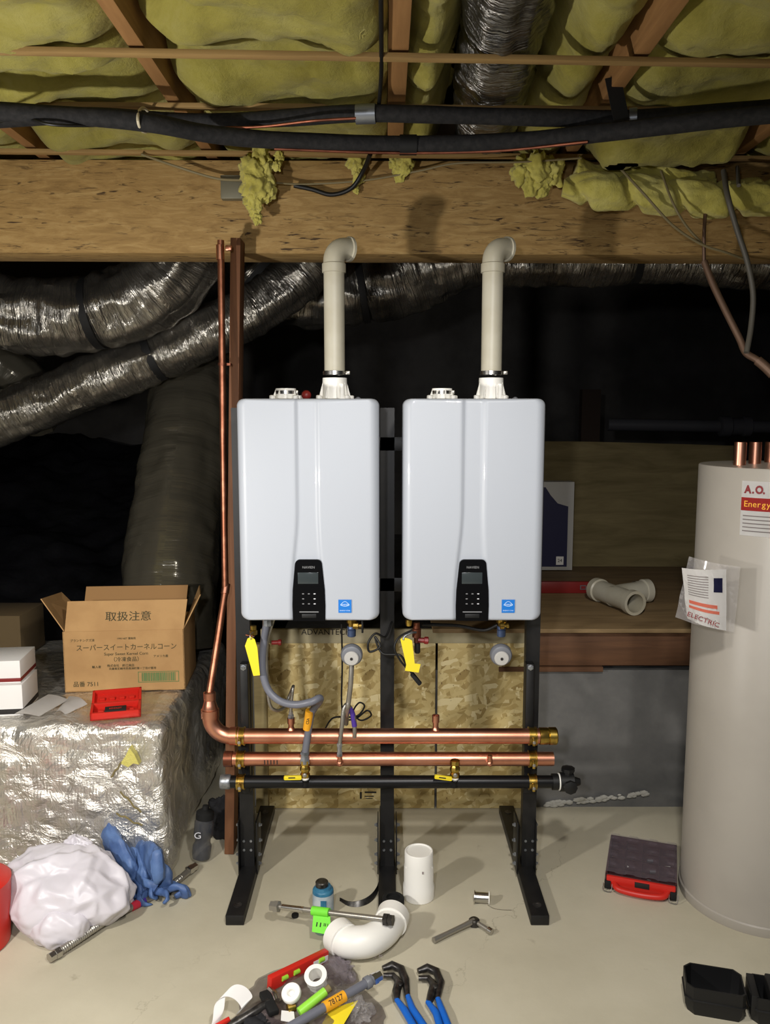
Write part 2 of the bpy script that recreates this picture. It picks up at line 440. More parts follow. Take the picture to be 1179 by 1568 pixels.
# ---- joists
JZ = zb1 + .012
jx = [-1.24, -.63, .035, .665, 1.27]
jlab = ['brown ceiling joist at the far left edge, above the bright end of the beam',
        'brown ceiling joist left of the middle, running diagonally in view over the beam',
        'brown ceiling joist in the middle, straight above the gap between the heaters',
        'brown ceiling joist right of the silver ceiling duct',
        'brown ceiling joist at the far right edge, above the twisted insulation']
for x, lb in zip(jx, jlab):
    MB().box((x, 1.9, JZ + .12), (.04 if abs(x) > .1 else .052, 5.0, .235), bev=.002).build('ceiling_joist', 'joist', label=lb, cat='joist', group='ceiling joists over the beam')
# ---- insulation batts between the joists
edges = [-1.85] + jx + [1.88]
blab = ['yellow fibreglass insulation filling the ceiling bay at the far left edge',
        'yellow fibreglass insulation in the ceiling bay left of the diagonal joist',
        'yellow fibreglass insulation in the wide bay left of the middle joist',
        'yellow fibreglass insulation around the silver ceiling duct',
        'yellow fibreglass insulation in the bay right of the silver duct, drooping over the beam',
        'yellow fibreglass insulation in the ceiling bay at the far right edge']
for k in range(6):
    x0, x1 = edges[k] + .028, edges[k + 1] - .028
    seed = 13.7 * k
    def fn(u, v, x0=x0, x1=x1, seed=seed, k=k):
        x = x0 + (x1 - x0) * u; y = .4 + 3.0 * v
        e = min(1, min(u, 1 - u) / .16); e = e * (2 - e)
        z = JZ + .075 - .07 * e
        z -= .06 * fbm((x * 1.5 + seed, y * 2.2, 0), 1.6, 5)
        z -= .008 * fbm((x + seed, y, 3), 11, 4)
        # the bow where a lath holds the batt up
        for ly in (2.07, 2.40, 2.84): z += .03 * math.exp(-((y - ly) / .05) ** 2)
        if k == 3: z += .26 * math.exp(-((x - F(764, 70, JZ + .12).x) / .15) ** 4)
        if k == 4: z -= .09 * math.exp(-((y - 2.9) / .14) ** 2) * e
        if k == 2: z += .05 * math.exp(-((y - 2.28) / .09) ** 2 - ((x + .42) / .2) ** 2)
        return Vector((x, y, min(max(z, JZ - .09), 2.85)))
    MB().grid(44, 150, fn, -.02).build('insulation_batt', 'insulation', label=blab[k], cat='insulation', group='insulation batts in the ceiling bays')
# ---- laths under the joists
for (y, yy0, yy1, lb) in ((86, 78, 97, 'pale thin lath nearest the viewer, crossing under the joists'),
                          (160, 161, 170, 'pale thin lath just behind the black foam pipes'),
                          (236, 232, 243, 'pale thin lath nearest the beam, under the joists')):
    a = F(20, yy0, JZ - .012); b = F(1160, yy1, JZ - .012)
    d = (b - a).normalized(); a = a - d * .6; b = b + d * .6
    MB().span(a, b, .028, .013, bev=.001).build('lath_strip', 'lath', label=lb, cat='lath', group='laths under the joists')

# ---- black foam pipes, lines and ties
def wob(r, s, amp): return lambda u, th, L: r * (1 + amp * N((L * s, math.cos(th) * .7, math.sin(th) * .7)))
FZ = JZ - .06
up_ = [F(-60, 186, FZ), F(120, 178, FZ), F(300, 186, FZ + .005), F(420, 182, FZ), F(560, 174, FZ), F(760, 178, FZ), F(930, 181, FZ), F(1050, 176, FZ), F(1240, 160, FZ)]
lo_ = [F(-60, 168, FZ - .055), F(120, 178, FZ - .055), F(230, 188, FZ - .06), F(330, 206, FZ - .06), F(470, 217, FZ - .06), F(620, 222, FZ - .06), F(800, 215, FZ - .06), F(930, 202, FZ - .06), F(1050, 188, FZ - .06), F(1240, 170, FZ - .06)]
t = thing('insulated_pipe', 'upper black foam covered pipe with silver tape, under the laths', 'pipe', up_[4])
MB().tube(up_, wob(.0235, 5, .12), 16, 12).build('foam_sleeve', 'foam', t)
a, b = F(545, 175, FZ), F(575, 174, FZ)
MB().cyl(a, b, .0275).build('tape_band', 'tape', t)
a, b = F(963, 181, FZ), F(975, 180, FZ)
MB().cyl(a, b, .0275).build('tape_band', 'tape', t)
t = thing('insulated_pipe', 'lower black foam covered pipe sagging below the other one', 'pipe', lo_[5])
MB().tube(lo_, wob(.0245, 5, .12), 16, 12).build('foam_sleeve', 'foam', t)
MB().cyl(F(612, 222, FZ - .06), F(638, 222, FZ - .06), .029).build('collar', 'strap', t)
MB().tube([F(330, 196, FZ - .035), F(400, 194, FZ - .035), F(480, 185, FZ - .035), F(545, 181, FZ - .03)], .004, 8, 6).build('copper_line', 'copper_dull', label='thin copper line between the two black foam pipes, left of the silver tape', cat='pipe')
MB().tube([F(420, 228, FZ - .085), F(600, 234, FZ - .085), F(760, 231, FZ - .085), F(900, 217, FZ - .085)], .0045, 8, 8).build('copper_line', 'copper_dull', label='thin copper line under the lower black foam pipe', cat='pipe')
MB().tube([F(-40, 196, FZ - .03), F(30, 181, FZ - .06), F(80, 191, FZ - .09), F(150, 192, FZ - .07), F(210, 186, FZ - .04)], .004, 8, 6).build('thin_cable', 'cord', label='thin black cable looping under the foam pipes at the left', cat='cable')
def at_x(pts, x):
    q = catmull(pts, 12); return min(q, key=lambda p: abs(p.x - x))
zx = F(217, 180, FZ - .03).x; c1, c2 = at_x(up_, zx), at_x(lo_, zx); c = (c1 + c2) / 2; c.x = zx
ax1 = (c1 - c2); ax1.x = 0; hl = ax1.length / 2 + .0285; ax1.normalize(); ax2 = Vector((0, -ax1.z, ax1.y))
ring = [c + ax1 * math.sin(a) * hl + ax2 * math.cos(a) * .031 + Vector((-.014 * math.sin(a), 0, 0)) for a in [2 * PI * k / 28 for k in range(29)]]
MB().tube(ring, .0042, 8).build('zip_tie', 'zip', label='white zip tie wrapped round both foam pipes', cat='zip tie')
a = F(583, -30, JZ - .015); b = F(584, 100, JZ - .015); c2 = F(579, 172, FZ + .015)
MB().tube([a, b, F(582, 140, JZ - .02), c2], .006, 10, 6).build('thin_cable', 'cord', label='black cable running along the middle joist', cat='cable')
a, b = F(938, 118, JZ + .03), F(952, 185, FZ - .03)
MB().span(a, b, .045, .004, up=(0, -1, .3)).build('hanger_strap', 'strap', label='wide black strap hanging beside the right joist, holding the foam pipes', cat='strap')

# ---- ceiling flex duct
def duct(path, R, name, m, label, sub=40, n=48, ridge=.05, crumple=.08, seed=0, bands=(), cat='duct', freq=55):
    pts = catmull(path, sub)
    def r(u, th, L):
        c, s_ = math.cos(th), math.sin(th)
        k = 1 + crumple * fbm((L * 3 + seed, c * 1.3, s_ * 1.3), 1.3, 3) + ridge * .5 * N((L * freq * .5 + seed, c * 1.2, s_ * 1.2)) + ridge * .35 * math.sin(L * freq + 2.2 * N((c * 2, s_ * 2, L * 6 + seed)))
        for bl in bands: k *= 1 - .10 * math.exp(-((L - bl) / .03) ** 2)
        return R * k
    t = thing(name, label, cat, pts[0])
    MB().tube(pts, r, n).build('duct_sleeve', m, t)
    # straps
    Ls = [0]
    for a, b in zip(pts[:-1], pts[1:]): Ls.append(Ls[-1] + (b - a).length)
    for bl in bands:
        i = min(range(len(Ls)), key=lambda q: abs(Ls[q] - bl)); i = min(max(i, 2), len(pts) - 3)
        d = (pts[i + 1] - pts[i - 1]).normalized()
        p = pts[i]; w = .017 if R > .09 else .013
        prof = [(R * .90, -w), (R * .975, -w), (R * .975, w), (R * .90, w)]
        MB().lathe(p, d, prof, 32, False).build('strap', 'strap', t)
    return t
dz = JZ + .108
duct([F(800, -160, dz), F(782, -20, dz), F(764, 70, dz), F(752, 140, dz - .01), F(744, 195, dz), F(742, 222, dz + .0)], .112, 'flexible_duct', 'mylar_mid',
     'crinkled silver flexible duct running between the ceiling joists', 14, 64, .09, .12, 3, freq=70)
# ================================================================ BACKGROUND
duct([P(-170, 484, 3.75), P(-40, 480, 3.75), P(60, 484, 3.75), P(140, 480, 3.75), P(215, 458, 3.74), P(268, 412, 3.72), P(292, 350, 3.72), P(296, 300, 3.72)], .165, 'flexible_duct', 'mylar',
     'large silver flexible duct at upper left, bending up behind the beam', 16, 56, .07, .14, 0, [.92], freq=60)
duct([P(-150, 700, 3.95), P(-40, 655, 3.95), P(60, 618, 3.95), P(150, 580, 3.95), P(237, 546, 3.95), P(320, 508, 3.95), P(400, 466, 3.97), P(470, 408, 4.0), P(520, 330, 4.0)], .122, 'flexible_duct', 'mylar',
     'thinner silver flexible duct slanting up from the far left, under the large one', 14, 48, .07, .12, 5, [1.32], freq=70)
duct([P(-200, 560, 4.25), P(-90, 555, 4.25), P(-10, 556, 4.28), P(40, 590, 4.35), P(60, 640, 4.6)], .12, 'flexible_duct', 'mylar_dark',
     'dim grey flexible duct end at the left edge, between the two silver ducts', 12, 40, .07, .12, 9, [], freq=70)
duct([P(372, 372, 4.4), P(405, 418, 4.42), P(455, 442, 4.44), P(520, 446, 4.44), P(590, 434, 4.44), P(665, 405, 4.44), P(745, 376, 4.44), P(790, 352, 4.44)], .185, 'flexible_duct', 'mylar',
     'silver flexible duct sagging under the beam behind the left vent pipe', 16, 56, .07, .14, 12, [.17, .72], freq=60)
duct([P(770, 395, 4.0), P(840, 396, 4.0), P(920, 396, 4.0), P(1000, 392, 4.0), P(1090, 396, 4.0), P(1180, 402, 4.0), P(1280, 400, 4.0)], .125, 'flexible_duct', 'mylar',
     'silver flexible duct along the underside of the beam at upper right', 14, 48, .06, .10, 21, [.62], freq=80)
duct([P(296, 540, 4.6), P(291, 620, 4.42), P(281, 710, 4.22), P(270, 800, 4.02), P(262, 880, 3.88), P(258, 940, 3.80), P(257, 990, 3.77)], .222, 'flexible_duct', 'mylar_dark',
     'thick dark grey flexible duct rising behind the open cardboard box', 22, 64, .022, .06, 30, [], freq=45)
# poly sheet
def fn(u, v):
    x = -3.45 + 2.9 * u; y = 4.7 + 2.6 * v
    z = .25 + 1.25 * v ** .8 + .16 * fbm((x * 1.1, y * 1.3, 2), 1.2, 5) + .04 * abs(N((x, y, 7), 5))
    return Vector((x, y, z))
MB().grid(90, 90, fn, -.004).build('poly_sheet', 'poly', label='crumpled black plastic sheeting in the dark behind the ducts at left', cat='plastic sheet')
# drain pipe far right
t = thing('drain_pipe', 'dark horizontal pipe with a coupling, in the shadows above the plywood panel', 'pipe', P(1100, 655, 5.4))
MB().cyl(P(930, 650, 5.4), P(1330, 656, 5.4), .04).build('pipe', 'drain', t)
MB().lathe(P(1100, 653, 5.4), (1, 0, 0), [(.05, 0), (.066, .01), (.066, .07), (.055, .08), (.055, .15), (.066, .16), (.066, .2), (.05, .21)]).build('coupling', 'drain', t)
MB().box((P(905, 560, 6.3).x, 6.3, 1.22), (.14, .09, 1.32)).build('wall_stud', 'old_post', label='dim wooden post in the dark, right of the right heater', cat='post')

# ---- shelf platform, right
SY = 3.36
zs = P(940, 963, SY).z; zr0, zr1 = P(940, 1021, SY + .03).z, P(940, 973, SY + .03).z
t0 = MB().box((1.3, SY + .71, zs - .009), (2.2, 1.42, .018), bev=.002).build('shelf_board', 'shelfwood', label='plywood shelf board on the concrete wall, holding the pvc fitting', cat='shelf')
MB().box((.86 + .12, SY + .065, (zr0 + zs - .02) / 2), (.66, .038, zs - .02 - zr0), bev=.002).build('rim_timber', 'timber', label='brown timber under the front of the shelf board, left length', cat='timber')
MB().box((1.31 + .51, SY + .065, (zr0 + .002 + zs - .02) / 2), (.99, .038, zs - .024 - zr0), bev=.002).build('rim_timber', 'timber', label='brown timber under the front of the shelf board, behind the grey tank', cat='timber')
a = P(835, 1026, WY - .012); b = P(922, 1026, WY - .012)
MB().box(((a.x + b.x) / 2 - .1, WY - .014, a.z + .007), (b.x - a.x + .2, .024, .02)).build('timber_offcut', 'timber', label='thin dark timber strip below the shelf at the top of the concrete wall', cat='timber')
PY = 4.74
def fn(u, v):
    x = .25 + 1.75 * u; z0 = zs + .001; z1 = P(940, 676, PY).z - .05 * max(0, u - .45) ** 1.2
    return Vector((x, PY + .02 * math.sin(u * 3) , z0 + (z1 - z0) * v))
MB().grid(24, 10, fn, .016).build('backing_panel', 'ply', label='large weathered plywood panel standing at the back of the shelf', cat='panel')
# navy carton
t = thing('navy_carton', 'dark navy carton with grey white borders on the shelf, half hidden by the right heater', 'box', P(830, 880, 4.62))
bl, br_, tr, tl = P(790, 873, 4.62), P(876, 874, 4.62), P(882, 738, 4.62), P(790, 738, 4.62)
MB().box(((bl.x + br_.x) / 2, 4.67, (bl.z + tr.z) / 2), (br_.x - bl.x, .10, tr.z - bl.z), bev=.002).build('carton', 'box_white', t)
w = br_.x - bl.x; h = tr.z - bl.z
x0, x1, z0, z1 = bl.x, br_.x - .032, bl.z + .02, tr.z - .03
pts = [(x0, z0), (x1, z0), (x1, z0 + .76 * (z1 - z0)), (x1 - .06, z0 + .80 * (z1 - z0)), (x1 - .10, z0 + .90 * (z1 - z0)), (x1 - .13, z1), (x0, z1)]
MB().prism([(x, 4.6195, z) for x, z in pts], (0, -.001, 0)).build('printed_face', 'navy', t, smooth=False)
MB().box((x1 - .04, 4.618, z0 + .035), (.042, .001, .048)).build('label_square', 'paper', t)
text('24', .026, frame((x1 - .04, 4.617, z0 + .035), (1, 0, 0), (0, 0, 1)), 'ink', t)
# red level on the shelf
a = P(838, 915, 4.05); b = P(905, 915, 4.05)
t = thing('spirit_level', 'dark red level lying on the shelf beside the pvc fitting', 'level', (a.x, 4.05, zs))
MB().box(((a.x + b.x) / 2 - .1, 4.05, zs + .03), (b.x - a.x + .2, .03, .058), bev=.004).build('body', 'red_dark', t)
MB().box((b.x - .045, 4.034, zs + .032), (.03, .004, .022)).build('end_mark', 'tape', t)
MB().box((b.x - .045, 4.0315, zs + .032), (.022, .002, .014)).build('end_mark', 'red_dark', t)
# pvc wye on the shelf
R = .048
t = thing('pvc_wye', 'off white branched pvc fitting lying on the shelf, opening toward the room', 'pvc fitting', (P(945, 940, 3.72).x, 3.72, zs))
def hub(mb, a, b, R, lip=.007, wall=.006, lipw=.035):
    a, b = Vector(a), Vector(b); d = b - a; L = d.length
    mb.lathe(a, d, [(R - wall, L - .06), (R - wall, L), (R + lip, L), (R + lip, L - lipw), (R, L - lipw - .005), (R, 0)], 36, False)
zc = zs + R + .009
a0 = Vector((P(930, 925, 3.86).x - .05, 3.88, zc)); a1 = Vector((P(970, 945, 3.60).x, 3.58, zc))
mb = MB(); hub(mb, a0 * .5 + a1 * .5, a1, R); mb.build('front_hub', 'pvc', t)
mb = MB(); hub(mb, a1 * .5 + a0 * .5, a0, R); mb.build('rear_hub', 'pvc', t)
mid = a0 * .45 + a1 * .55; b1 = mid + Vector((.175, .13, 0)); q = mid + Vector((-.02, .0, 0))
mb = MB(); mb.tube([q, mid + Vector((.03, .05, 0)), mid + Vector((.10, .09, 0)), b1 - Vector((.02, .01, 0))], R * .97, 28, 6, False); hub(mb, b1 - Vector((.06, .02, 0)), b1 + Vector((.01, .003, 0)), R, lipw=.03); mb.build('branch', 'pvc', t)

# ---- osb boards against the wall
OY = WY - .014
def board(x0, x1, y0, y1, lb, m='osb', Y=OY, th=.012):
    a = P(x0, y1, Y - th / 2); b = P(x1, y0, Y - th / 2)
    return MB().box(((a.x + b.x) / 2, Y, (max(a.z, .003) + b.z) / 2), (b.x - a.x, th, b.z - max(a.z, .003)), bev=.0015).build('osb_board', m, label=lb, cat='board')
board(411, 516.5, 985, 1240, 'pale strand board behind the left heater pipes, left of the seam')
board(518, 667, 985, 1240, 'pale strand board in the middle, behind the central black post')
board(668.6, 803, 985, 1240, 'pale strand board behind the right part of the copper pipes')
a = P(400, 984, OY); b = P(806, 962, OY)
t = thing('capping_board', 'pale printed board strip lying along the top of the strand boards', 'board', (a.x + .5, OY, a.z))
MB().box(((a.x + b.x) / 2, OY - .004, (a.z + b.z) / 2), (b.x - a.x, .022, b.z - a.z - .002), bev=.0015).build('strip', 'pale_board', t)
text('ADVANTECH', .035, frame((P(500, 966, OY).x, OY - .0157, P(500, 966, OY).z - .002), (1, 0, 0), (0, 0, 1)), 'ink', t)
c = P(563, 1218, OY - .008)
t = bpy.data.objects.get('osb_board.001')
mb = MB(); [mb.box((c.x + dx, c.y, c.z + dz), (w, .0008, h)) for dx, dz, w, h in ((-.03, 0, .008, .03), (.012, .014, .05, .007), (.006, -.004, .04, .004), (.006, -.014, .03, .003))]
mb.build('printed_stamp', 'ink', t)
a = P(391, 960, WY - .05); 
MB().box((P(400, 1100, WY - .04).x, WY - .04, (P(400, 985, WY - .04).z) / 2), (.052, .038, P(400, 985, WY - .04).z), bev=.002).build('edge_stud', 'ply', label='weathered upright board edge left of the strand boards', cat='board')
# efflorescence crust at the foot of the wall
mb = MB()
for k in range(60):
    u = random.random(); p = F(845 + 150 * u, 1262 - 24 * u - 3 * random.random(), .012); p.y = WY - .012; p.z = .012 + .05 * u + random.uniform(-.006, .012)
    s_ = random.uniform(.005, .014); mb.ico(p, s_, 1, lambda d: 1 + .4 * N(d, 3), (1.6, .5, .8))
mb.build('mineral_crust', mat('white mineral crust', (170, 168, 160), .9), label='white mineral crust along the foot of the grey concrete wall', cat='crust', kind='stuff')

# ---- stud behind the copper riser
a, b = P(364, 368, BY - .05), P(353, 1262, BY - .05)
MB().span((b.x, BY - .05, .002), (a.x, BY - .05, a.z), .09, .036, up=(1, 0, 0), bev=.002).build('wall_stud', 'stud', label='red brown timber stud beside the tall copper pipe', cat='post')

# ================================================================ THE RACK
t = rack = thing('equipment_rack', 'black steel floor stand carrying both white water heaters and the copper pipes', 'rack', (0, 2.95, 0))
UX = [-.510, .008, .532]
for x in UX:
    mb = MB(); w, d = .050, .04
    prof = [(-w / 2, 0), (w / 2, 0), (w / 2, d), (w / 2 - .003, d), (w / 2 - .003, .003), (-w / 2 + .003, .003), (-w / 2 + .003, d), (-w / 2, d)]
    mb.prism([(x + a, 2.885 + b, .035) for a, b in prof], (0, 0, 1.69)); mb.build('upright', 'black_steel', t, smooth=False)
    f = MB(); f.box((x + (.006 if x < -.1 else (-.012 if x > .1 else .0)), 2.97, .0185), (.062, .78, .036), bev=.003); fo = f.build('foot', 'black_steel', t)
    cx = x + (.006 if x < -.1 else (-.012 if x > .1 else .0))
    for yy in (2.64, 3.30):
        MB().lathe((cx, yy, .0365), (0, 0, 1), [(.015, 0), (.015, .0015), (.008, .0016), (.007, .0008)], 20).build('bolt_hole', 'tool_steel', fo)
    for s_ in (-1, 1):
        b = MB().box((cx + s_ * .034, 2.90, .12), (.004, .09, .20), bev=.001).build('bracket', 'black_steel', t)
        for zz in (.05, .085, .13, .19):
            MB().lathe((cx + s_ * .036, 2.88 + .02 * (zz > .1), zz), (s_, 0, 0), [(.008, 0), (.008, .005), (.005, .006), (.005, .011)], 6).build('bolt', 'galv', b)
    for dx in (-.012, .014):
        for zz in (.10, .135):
            MB().lathe((x + dx, 2.884, zz), (0, -1, 0), [(.005, 0), (.005, .003)], 8).build('bolt', 'galv', b)
for z in (1.10, 1.60):
    MB().box((.015, 2.895, z), (1.06, .02, .05), bev=.002).build('crossbar', 'black_steel', t)
# arms that carry the pipes
for px in (373, 812):
    a, b = P(px, 1016, 2.84), P(px, 1215, 2.84)
    am = MB().box((a.x, 2.855, (a.z + b.z) / 2), (.03, .04, a.z - b.z), bev=.006).build('pipe_arm', 'black_steel', t)
    MB().lathe((a.x, 2.834, a.z - .012), (0, -1, 0), [(.011, 0), (.011, .004), (.006, .005), (.006, .009)], 6).build('bolt', 'galv', am)

# ================================================================ WATER HEATERS
HW, HH, HZ0 = .44, .695, P(472, 951, 2.54).z
def heater(name, label, rot=0):
    t = thing(name, label, 'water heater', (0, 0, 0), 0, 'white wall hung water heaters on the rack')
    # front cover: a height field with a recessed centre strip
    W2, R, rc, zr, D = HW / 2, .03, .022, .012, .13
    nx, nz = 110, 120
    def s3(x): x = min(1, max(0, x)); return x * x * (3 - 2 * x)
    def strip(z):      # left and right edge of the recess at height z (0..HH)
        k = s3((.36 - z) / .30)
        return -.034 - .006 * (z > 0) - .022 * k, .036 + .012 * k
    mb = MB(True); rings = []
    zsamp = [HH * (j / nz) for j in range(nz + 1)]; zsamp = sorted(set([0, .0015, .004, .008, .012, .017, .022] + zsamp + [HH - q for q in (.022, .017, .012, .008, .004, .0015)]))
    for z in zsamp:
        dz = min(z, HH - z); wz = W2 - ((rc - math.sqrt(max(0, rc * rc - (rc - dz) ** 2))) if dz < rc else 0)
        oz = (zr - math.sqrt(max(0, zr * zr - (zr - dz) ** 2))) if dz < zr else 0
        row = [Vector((-wz, D, z)), Vector((-wz, R + .001, z))]
        for i in range(nx + 1):
            u = i / nx; x = (-1 + 2 * u)
            x = math.copysign(1 - (1 - abs(x)) ** 1.35, x) * wz
            dx = wz - abs(x); y = (R - math.sqrt(max(0, R * R - (R - dx) ** 2))) if dx < R else 0
            y += .004 * (x / W2) ** 2
            l, r_ = strip(z); rec = s3((x - l) / .011) * (1 - s3((x - r_ + .013) / .013))
            y = max(y, oz) + .0075 * rec
            row.append(Vector((x, y, z)))
        row += [Vector((wz, R + .001, z)), Vector((wz, D, z))]; rings.append(row)
    mb.skin(rings, False, False); mb.poly([(v.x, v.y, v.z) for v in rings[0]]); mb.poly([(v.x, v.y, v.z) for v in rings[-1]])
    mb.build('front_cover', 'white_shell', t, ang=50)
    MB(True).box((0, .232, HH / 2), (HW - .012, .204, HH - .02), bev=.004).build('casing', 'grey_body', t)
    # control panel: tapered, rounded at the top
    pts = []
    xb, xt, ht = .051, .0425, .197
    for k in range(9):
        a = PI * k / 16; pts.append((xt - .016 + .016 * math.sin(PI / 2 - a) if 0 else xt - .016 + .016 * math.cos(a), ht - .016 + .016 * math.sin(a)))
    rgt = [(xb, .001), (xb + .001, .05), (xb - .0005, .10)] + pts
    lft = [(-x, z) for x, z in reversed(rgt)]
    pn = MB(True); off = -.001
    pn.prism([(x + off, .0105, z) for x, z in rgt + lft], (0, -.0125, 0)); p = pn.build('control_panel', 'black_gloss', t)
    MB(True).box((off - .002, -.0024, .138), (.064, .001, .036), bev=.0003).build('display', 'display', p)
    text('NAVIEN', .011, frame((off, -.0021, .172), (1, 0, 0), (0, 0, 1)), 'dim_print', p, local=True)
    for ix in (-.018, 0, .018):
        for iz in (.088, .072, .056):
            if ix == 0 and iz == .072: continue
            MB(True).box((off + ix, -.0024, iz), (.006, .001, .0028)).build('button_mark', 'button' if ix > 0 else 'dim_print', p)
    MB(True).box((off, -.0024, .03), (.06, .001, .003)).build('lower_trim', 'dim_print', p)
    MB(True).box((off, -.0024, .017), (.045, .001, .012), bev=.0003).build('lower_badge', 'black_plastic', p)
    # blue efficiency sticker
    s_ = MB(True).box((.112, -.0008, .048), (.041, .0012, .042)).build('sticker', 'blue_sticker', t)
    arc = [Vector((.112 - .014 + .028 * k / 10, -.0018, .052 + .011 * math.sin(PI * k / 10))) for k in range(11)]
    MB(True).tube(arc, .0008, 6).build('sticker_print', 'sticker_white', s_)
    arc = [Vector((.098 + .028 * k / 10, -.0018, .052 - .004 * math.sin(PI * k / 10))) for k in range(11)]
    MB(True).tube(arc, .0008, 6).build('sticker_print', 'sticker_white', s_)
    text('energy', .010, frame((.112, -.0016, .054), (1, 0, 0), (0, 0, 1)), 'sticker_white', s_, 'sticker_print', local=True)
    text('ENERGY STAR', .0052, frame((.112, -.0016, .034), (1, 0, 0), (0, 0, 1)), 'sticker_white', s_, 'sticker_print', local=True)
    # top fittings
    def flange(x, y, R, h, plain):
        mb = MB(True); mb.lathe((x, y, HH - .012), (0, 0, 1), [(R * 1.5, 0), (R * 1.5, .012), (R * 1.18, .016), (R * 1.1, h), (R * .92, h), (R * .92, h - .03)], 36)
        for k in range(8):
            a = 2 * PI * k / 8 + .2; c, s__ = math.cos(a), math.sin(a)
            mb.prism([(x + c * R * 1.05, y + s__ * R * 1.05, HH + .004), (x + c * R * 1.5, y + s__ * R * 1.5, HH + .004), (x + c * R * 1.1, y + s__ * R * 1.1, HH + h * .7)], (-s__ * .004, c * .004, 0))
        for a in (.6, 2.2, 3.8, 5.4):
            mb.lathe((x + math.cos(a) * R * 1.75, y + math.sin(a) * R * 1.3, HH - .01), (0, 0, 1), [(.01, 0), (.01, .022), (.006, .024)], 12)
        return mb
    f = flange(-.088, .20, .030, .048, 1).build('intake_collar', 'pvc_white', t)
    MB(True).lathe((-.088, .20, HH + .018), (0, 0, 1), [(.0335, 0), (.035, 0), (.035, .011), (.0335, .011)], 32, False).build('hose_clamp', 'steel', f)
    MB(True).box((-.052, .195, HH + .0235), (.010, .014, .013), bev=.002).build('clamp_screw', 'steel_dark', f)
    f = flange(.073, .20, .036, .082, 0).build('exhaust_collar', 'pvc_white', t)
    MB(True).lathe((.073, .20, HH + .086), (0, 0, 1), [(.036, -.006), (.0395, -.006), (.0395, .006), (.036, .006)], 32, False).build('hose_clamp', 'steel', f)
    MB(True).box((.117, .185, HH + .086), (.014, .014, .012), bev=.002).build('clamp_screw', 'steel_dark', f)
    MB(True).cyl((.098, .165, HH + .0), (.098, .165, HH + .05), .010, .008).build('test_port', 'pvc_white', f)
    mb = MB(True); mb.lathe((.150, .18, HH - .012), (0, 0, 1), [(.009, 0), (.009, .016), (.004, .02)], 12); mb.build('cable_gland', 'plastic_grey', t)
    # under-side ports
    for (x, r_, mt, nm) in ((-.19, .010, 'brass', 'port'), (-.155, .014, 'galv', 'port'), (.152, .013, 'brass', 'port')):
        MB(True).lathe((x, .16, .012), (0, 0, -1), [(r_, 0), (r_, .028), (r_ * 1.35, .03), (r_ * 1.35, .044), (r_, .046)], 6 if mt == 'galv' else 20).build(nm, mt, t)
    return t
hL = heater('tankless_water_heater', 'left white wall hung water heater with a black control panel and blue sticker')
hL.location = (P(472, 780, 2.54).x, 2.54, HZ0)
MB(True).ico((-.02, .19, HH + .014), .016, 3).build('red_cap', 'red_dark', hL, label='small dark red cap')
red = [o for o in COL.objects if o.name.startswith('red_cap')][0]
ROOT[red.name] = Matrix.Identity(4)
hR = dup(hL); hR.location = (P(725.5, 780, 2.54).x, 2.54, HZ0)
hR['label'] = 'right white wall hung water heater with a black control panel and blue sticker'
for o in [x for x in list(COL.objects) if x.parent == hR and x.name.startswith('red_cap')]: bpy.data.objects.remove(o)
# ---- vent pipes
def vent(hx, lb):
    t = thing('vent_pipe', lb, 'pipe', (hx + .073, 2.74, HZ0 + HH + .05), 0, 'pale vent pipes above the heaters')
    x, y = hx + .073, 2.74; z0 = HZ0 + HH + .075; zt_ = P(505, 398, 2.74).z
    MB().lathe((x, y, z0 + .008), (0, 0, 1), [(.0335, 0), (.0335, zt_ - z0 - .01)], 40).build('pipe', 'pvc', t)
    zc = zt_ - .005
    d = Vector((.80, .6, 0)).normalized(); r0 = .037; bend = .045
    path = [Vector((x, y, zc - .035))] + [Vector((x, y, zc)) + d * bend * (1 - math.cos(a)) + Vector((0, 0, bend * math.sin(a))) for a in [PI / 2 * k / 10 for k in range(0, 11)]]
    path.append(path[-1] + d * .012)
    el = MB(); el.tube(path, .0345, 36, 1, False); e = el.build('elbow', 'pvc', t)
    MB().lathe((x, y, zc - .036), (0, 0, 1), [(.034, 0), (.0385, .001), (.0385, .028), (.0345, .031)], 40, False).build('hub', 'pvc', e)
    MB().lathe(path[-1] - d * .004, d, [(.035, 0), (.040, .002), (.0405, .010), (.037, .0105), (.0345, .004)], 40, False).build('hub', 'pvc', e)
    return t
vent(hL.location.x, 'pale vent pipe with an elbow rising from the left heater')
vent(hR.location.x, 'pale vent pipe with an elbow rising from the right heater')
# ================================================================ PIPES
MY = 2.80
def clampset(x, z, R, t):
    mb = MB(); mb.lathe((x - .014, MY, z), (1, 0, 0), [(R, 0), (R + .006, 0), (R + .006, .004), (R + .0035, .005), (R + .0035, .023), (R + .006, .024), (R + .006, .028), (R, .028)], 32, False)
    mb.box((x, MY - R - .006, z - .008), (.010, .012, .028), bev=.002); c = mb.build('pipe_clamp', 'brass', t)
    MB().lathe((x, MY - R - .012, z - .008), (0, -1, 0), [(.006, 0), (.006, .004), (.003, .005)], 6).build('clamp_bolt', 'steel_dark', c)
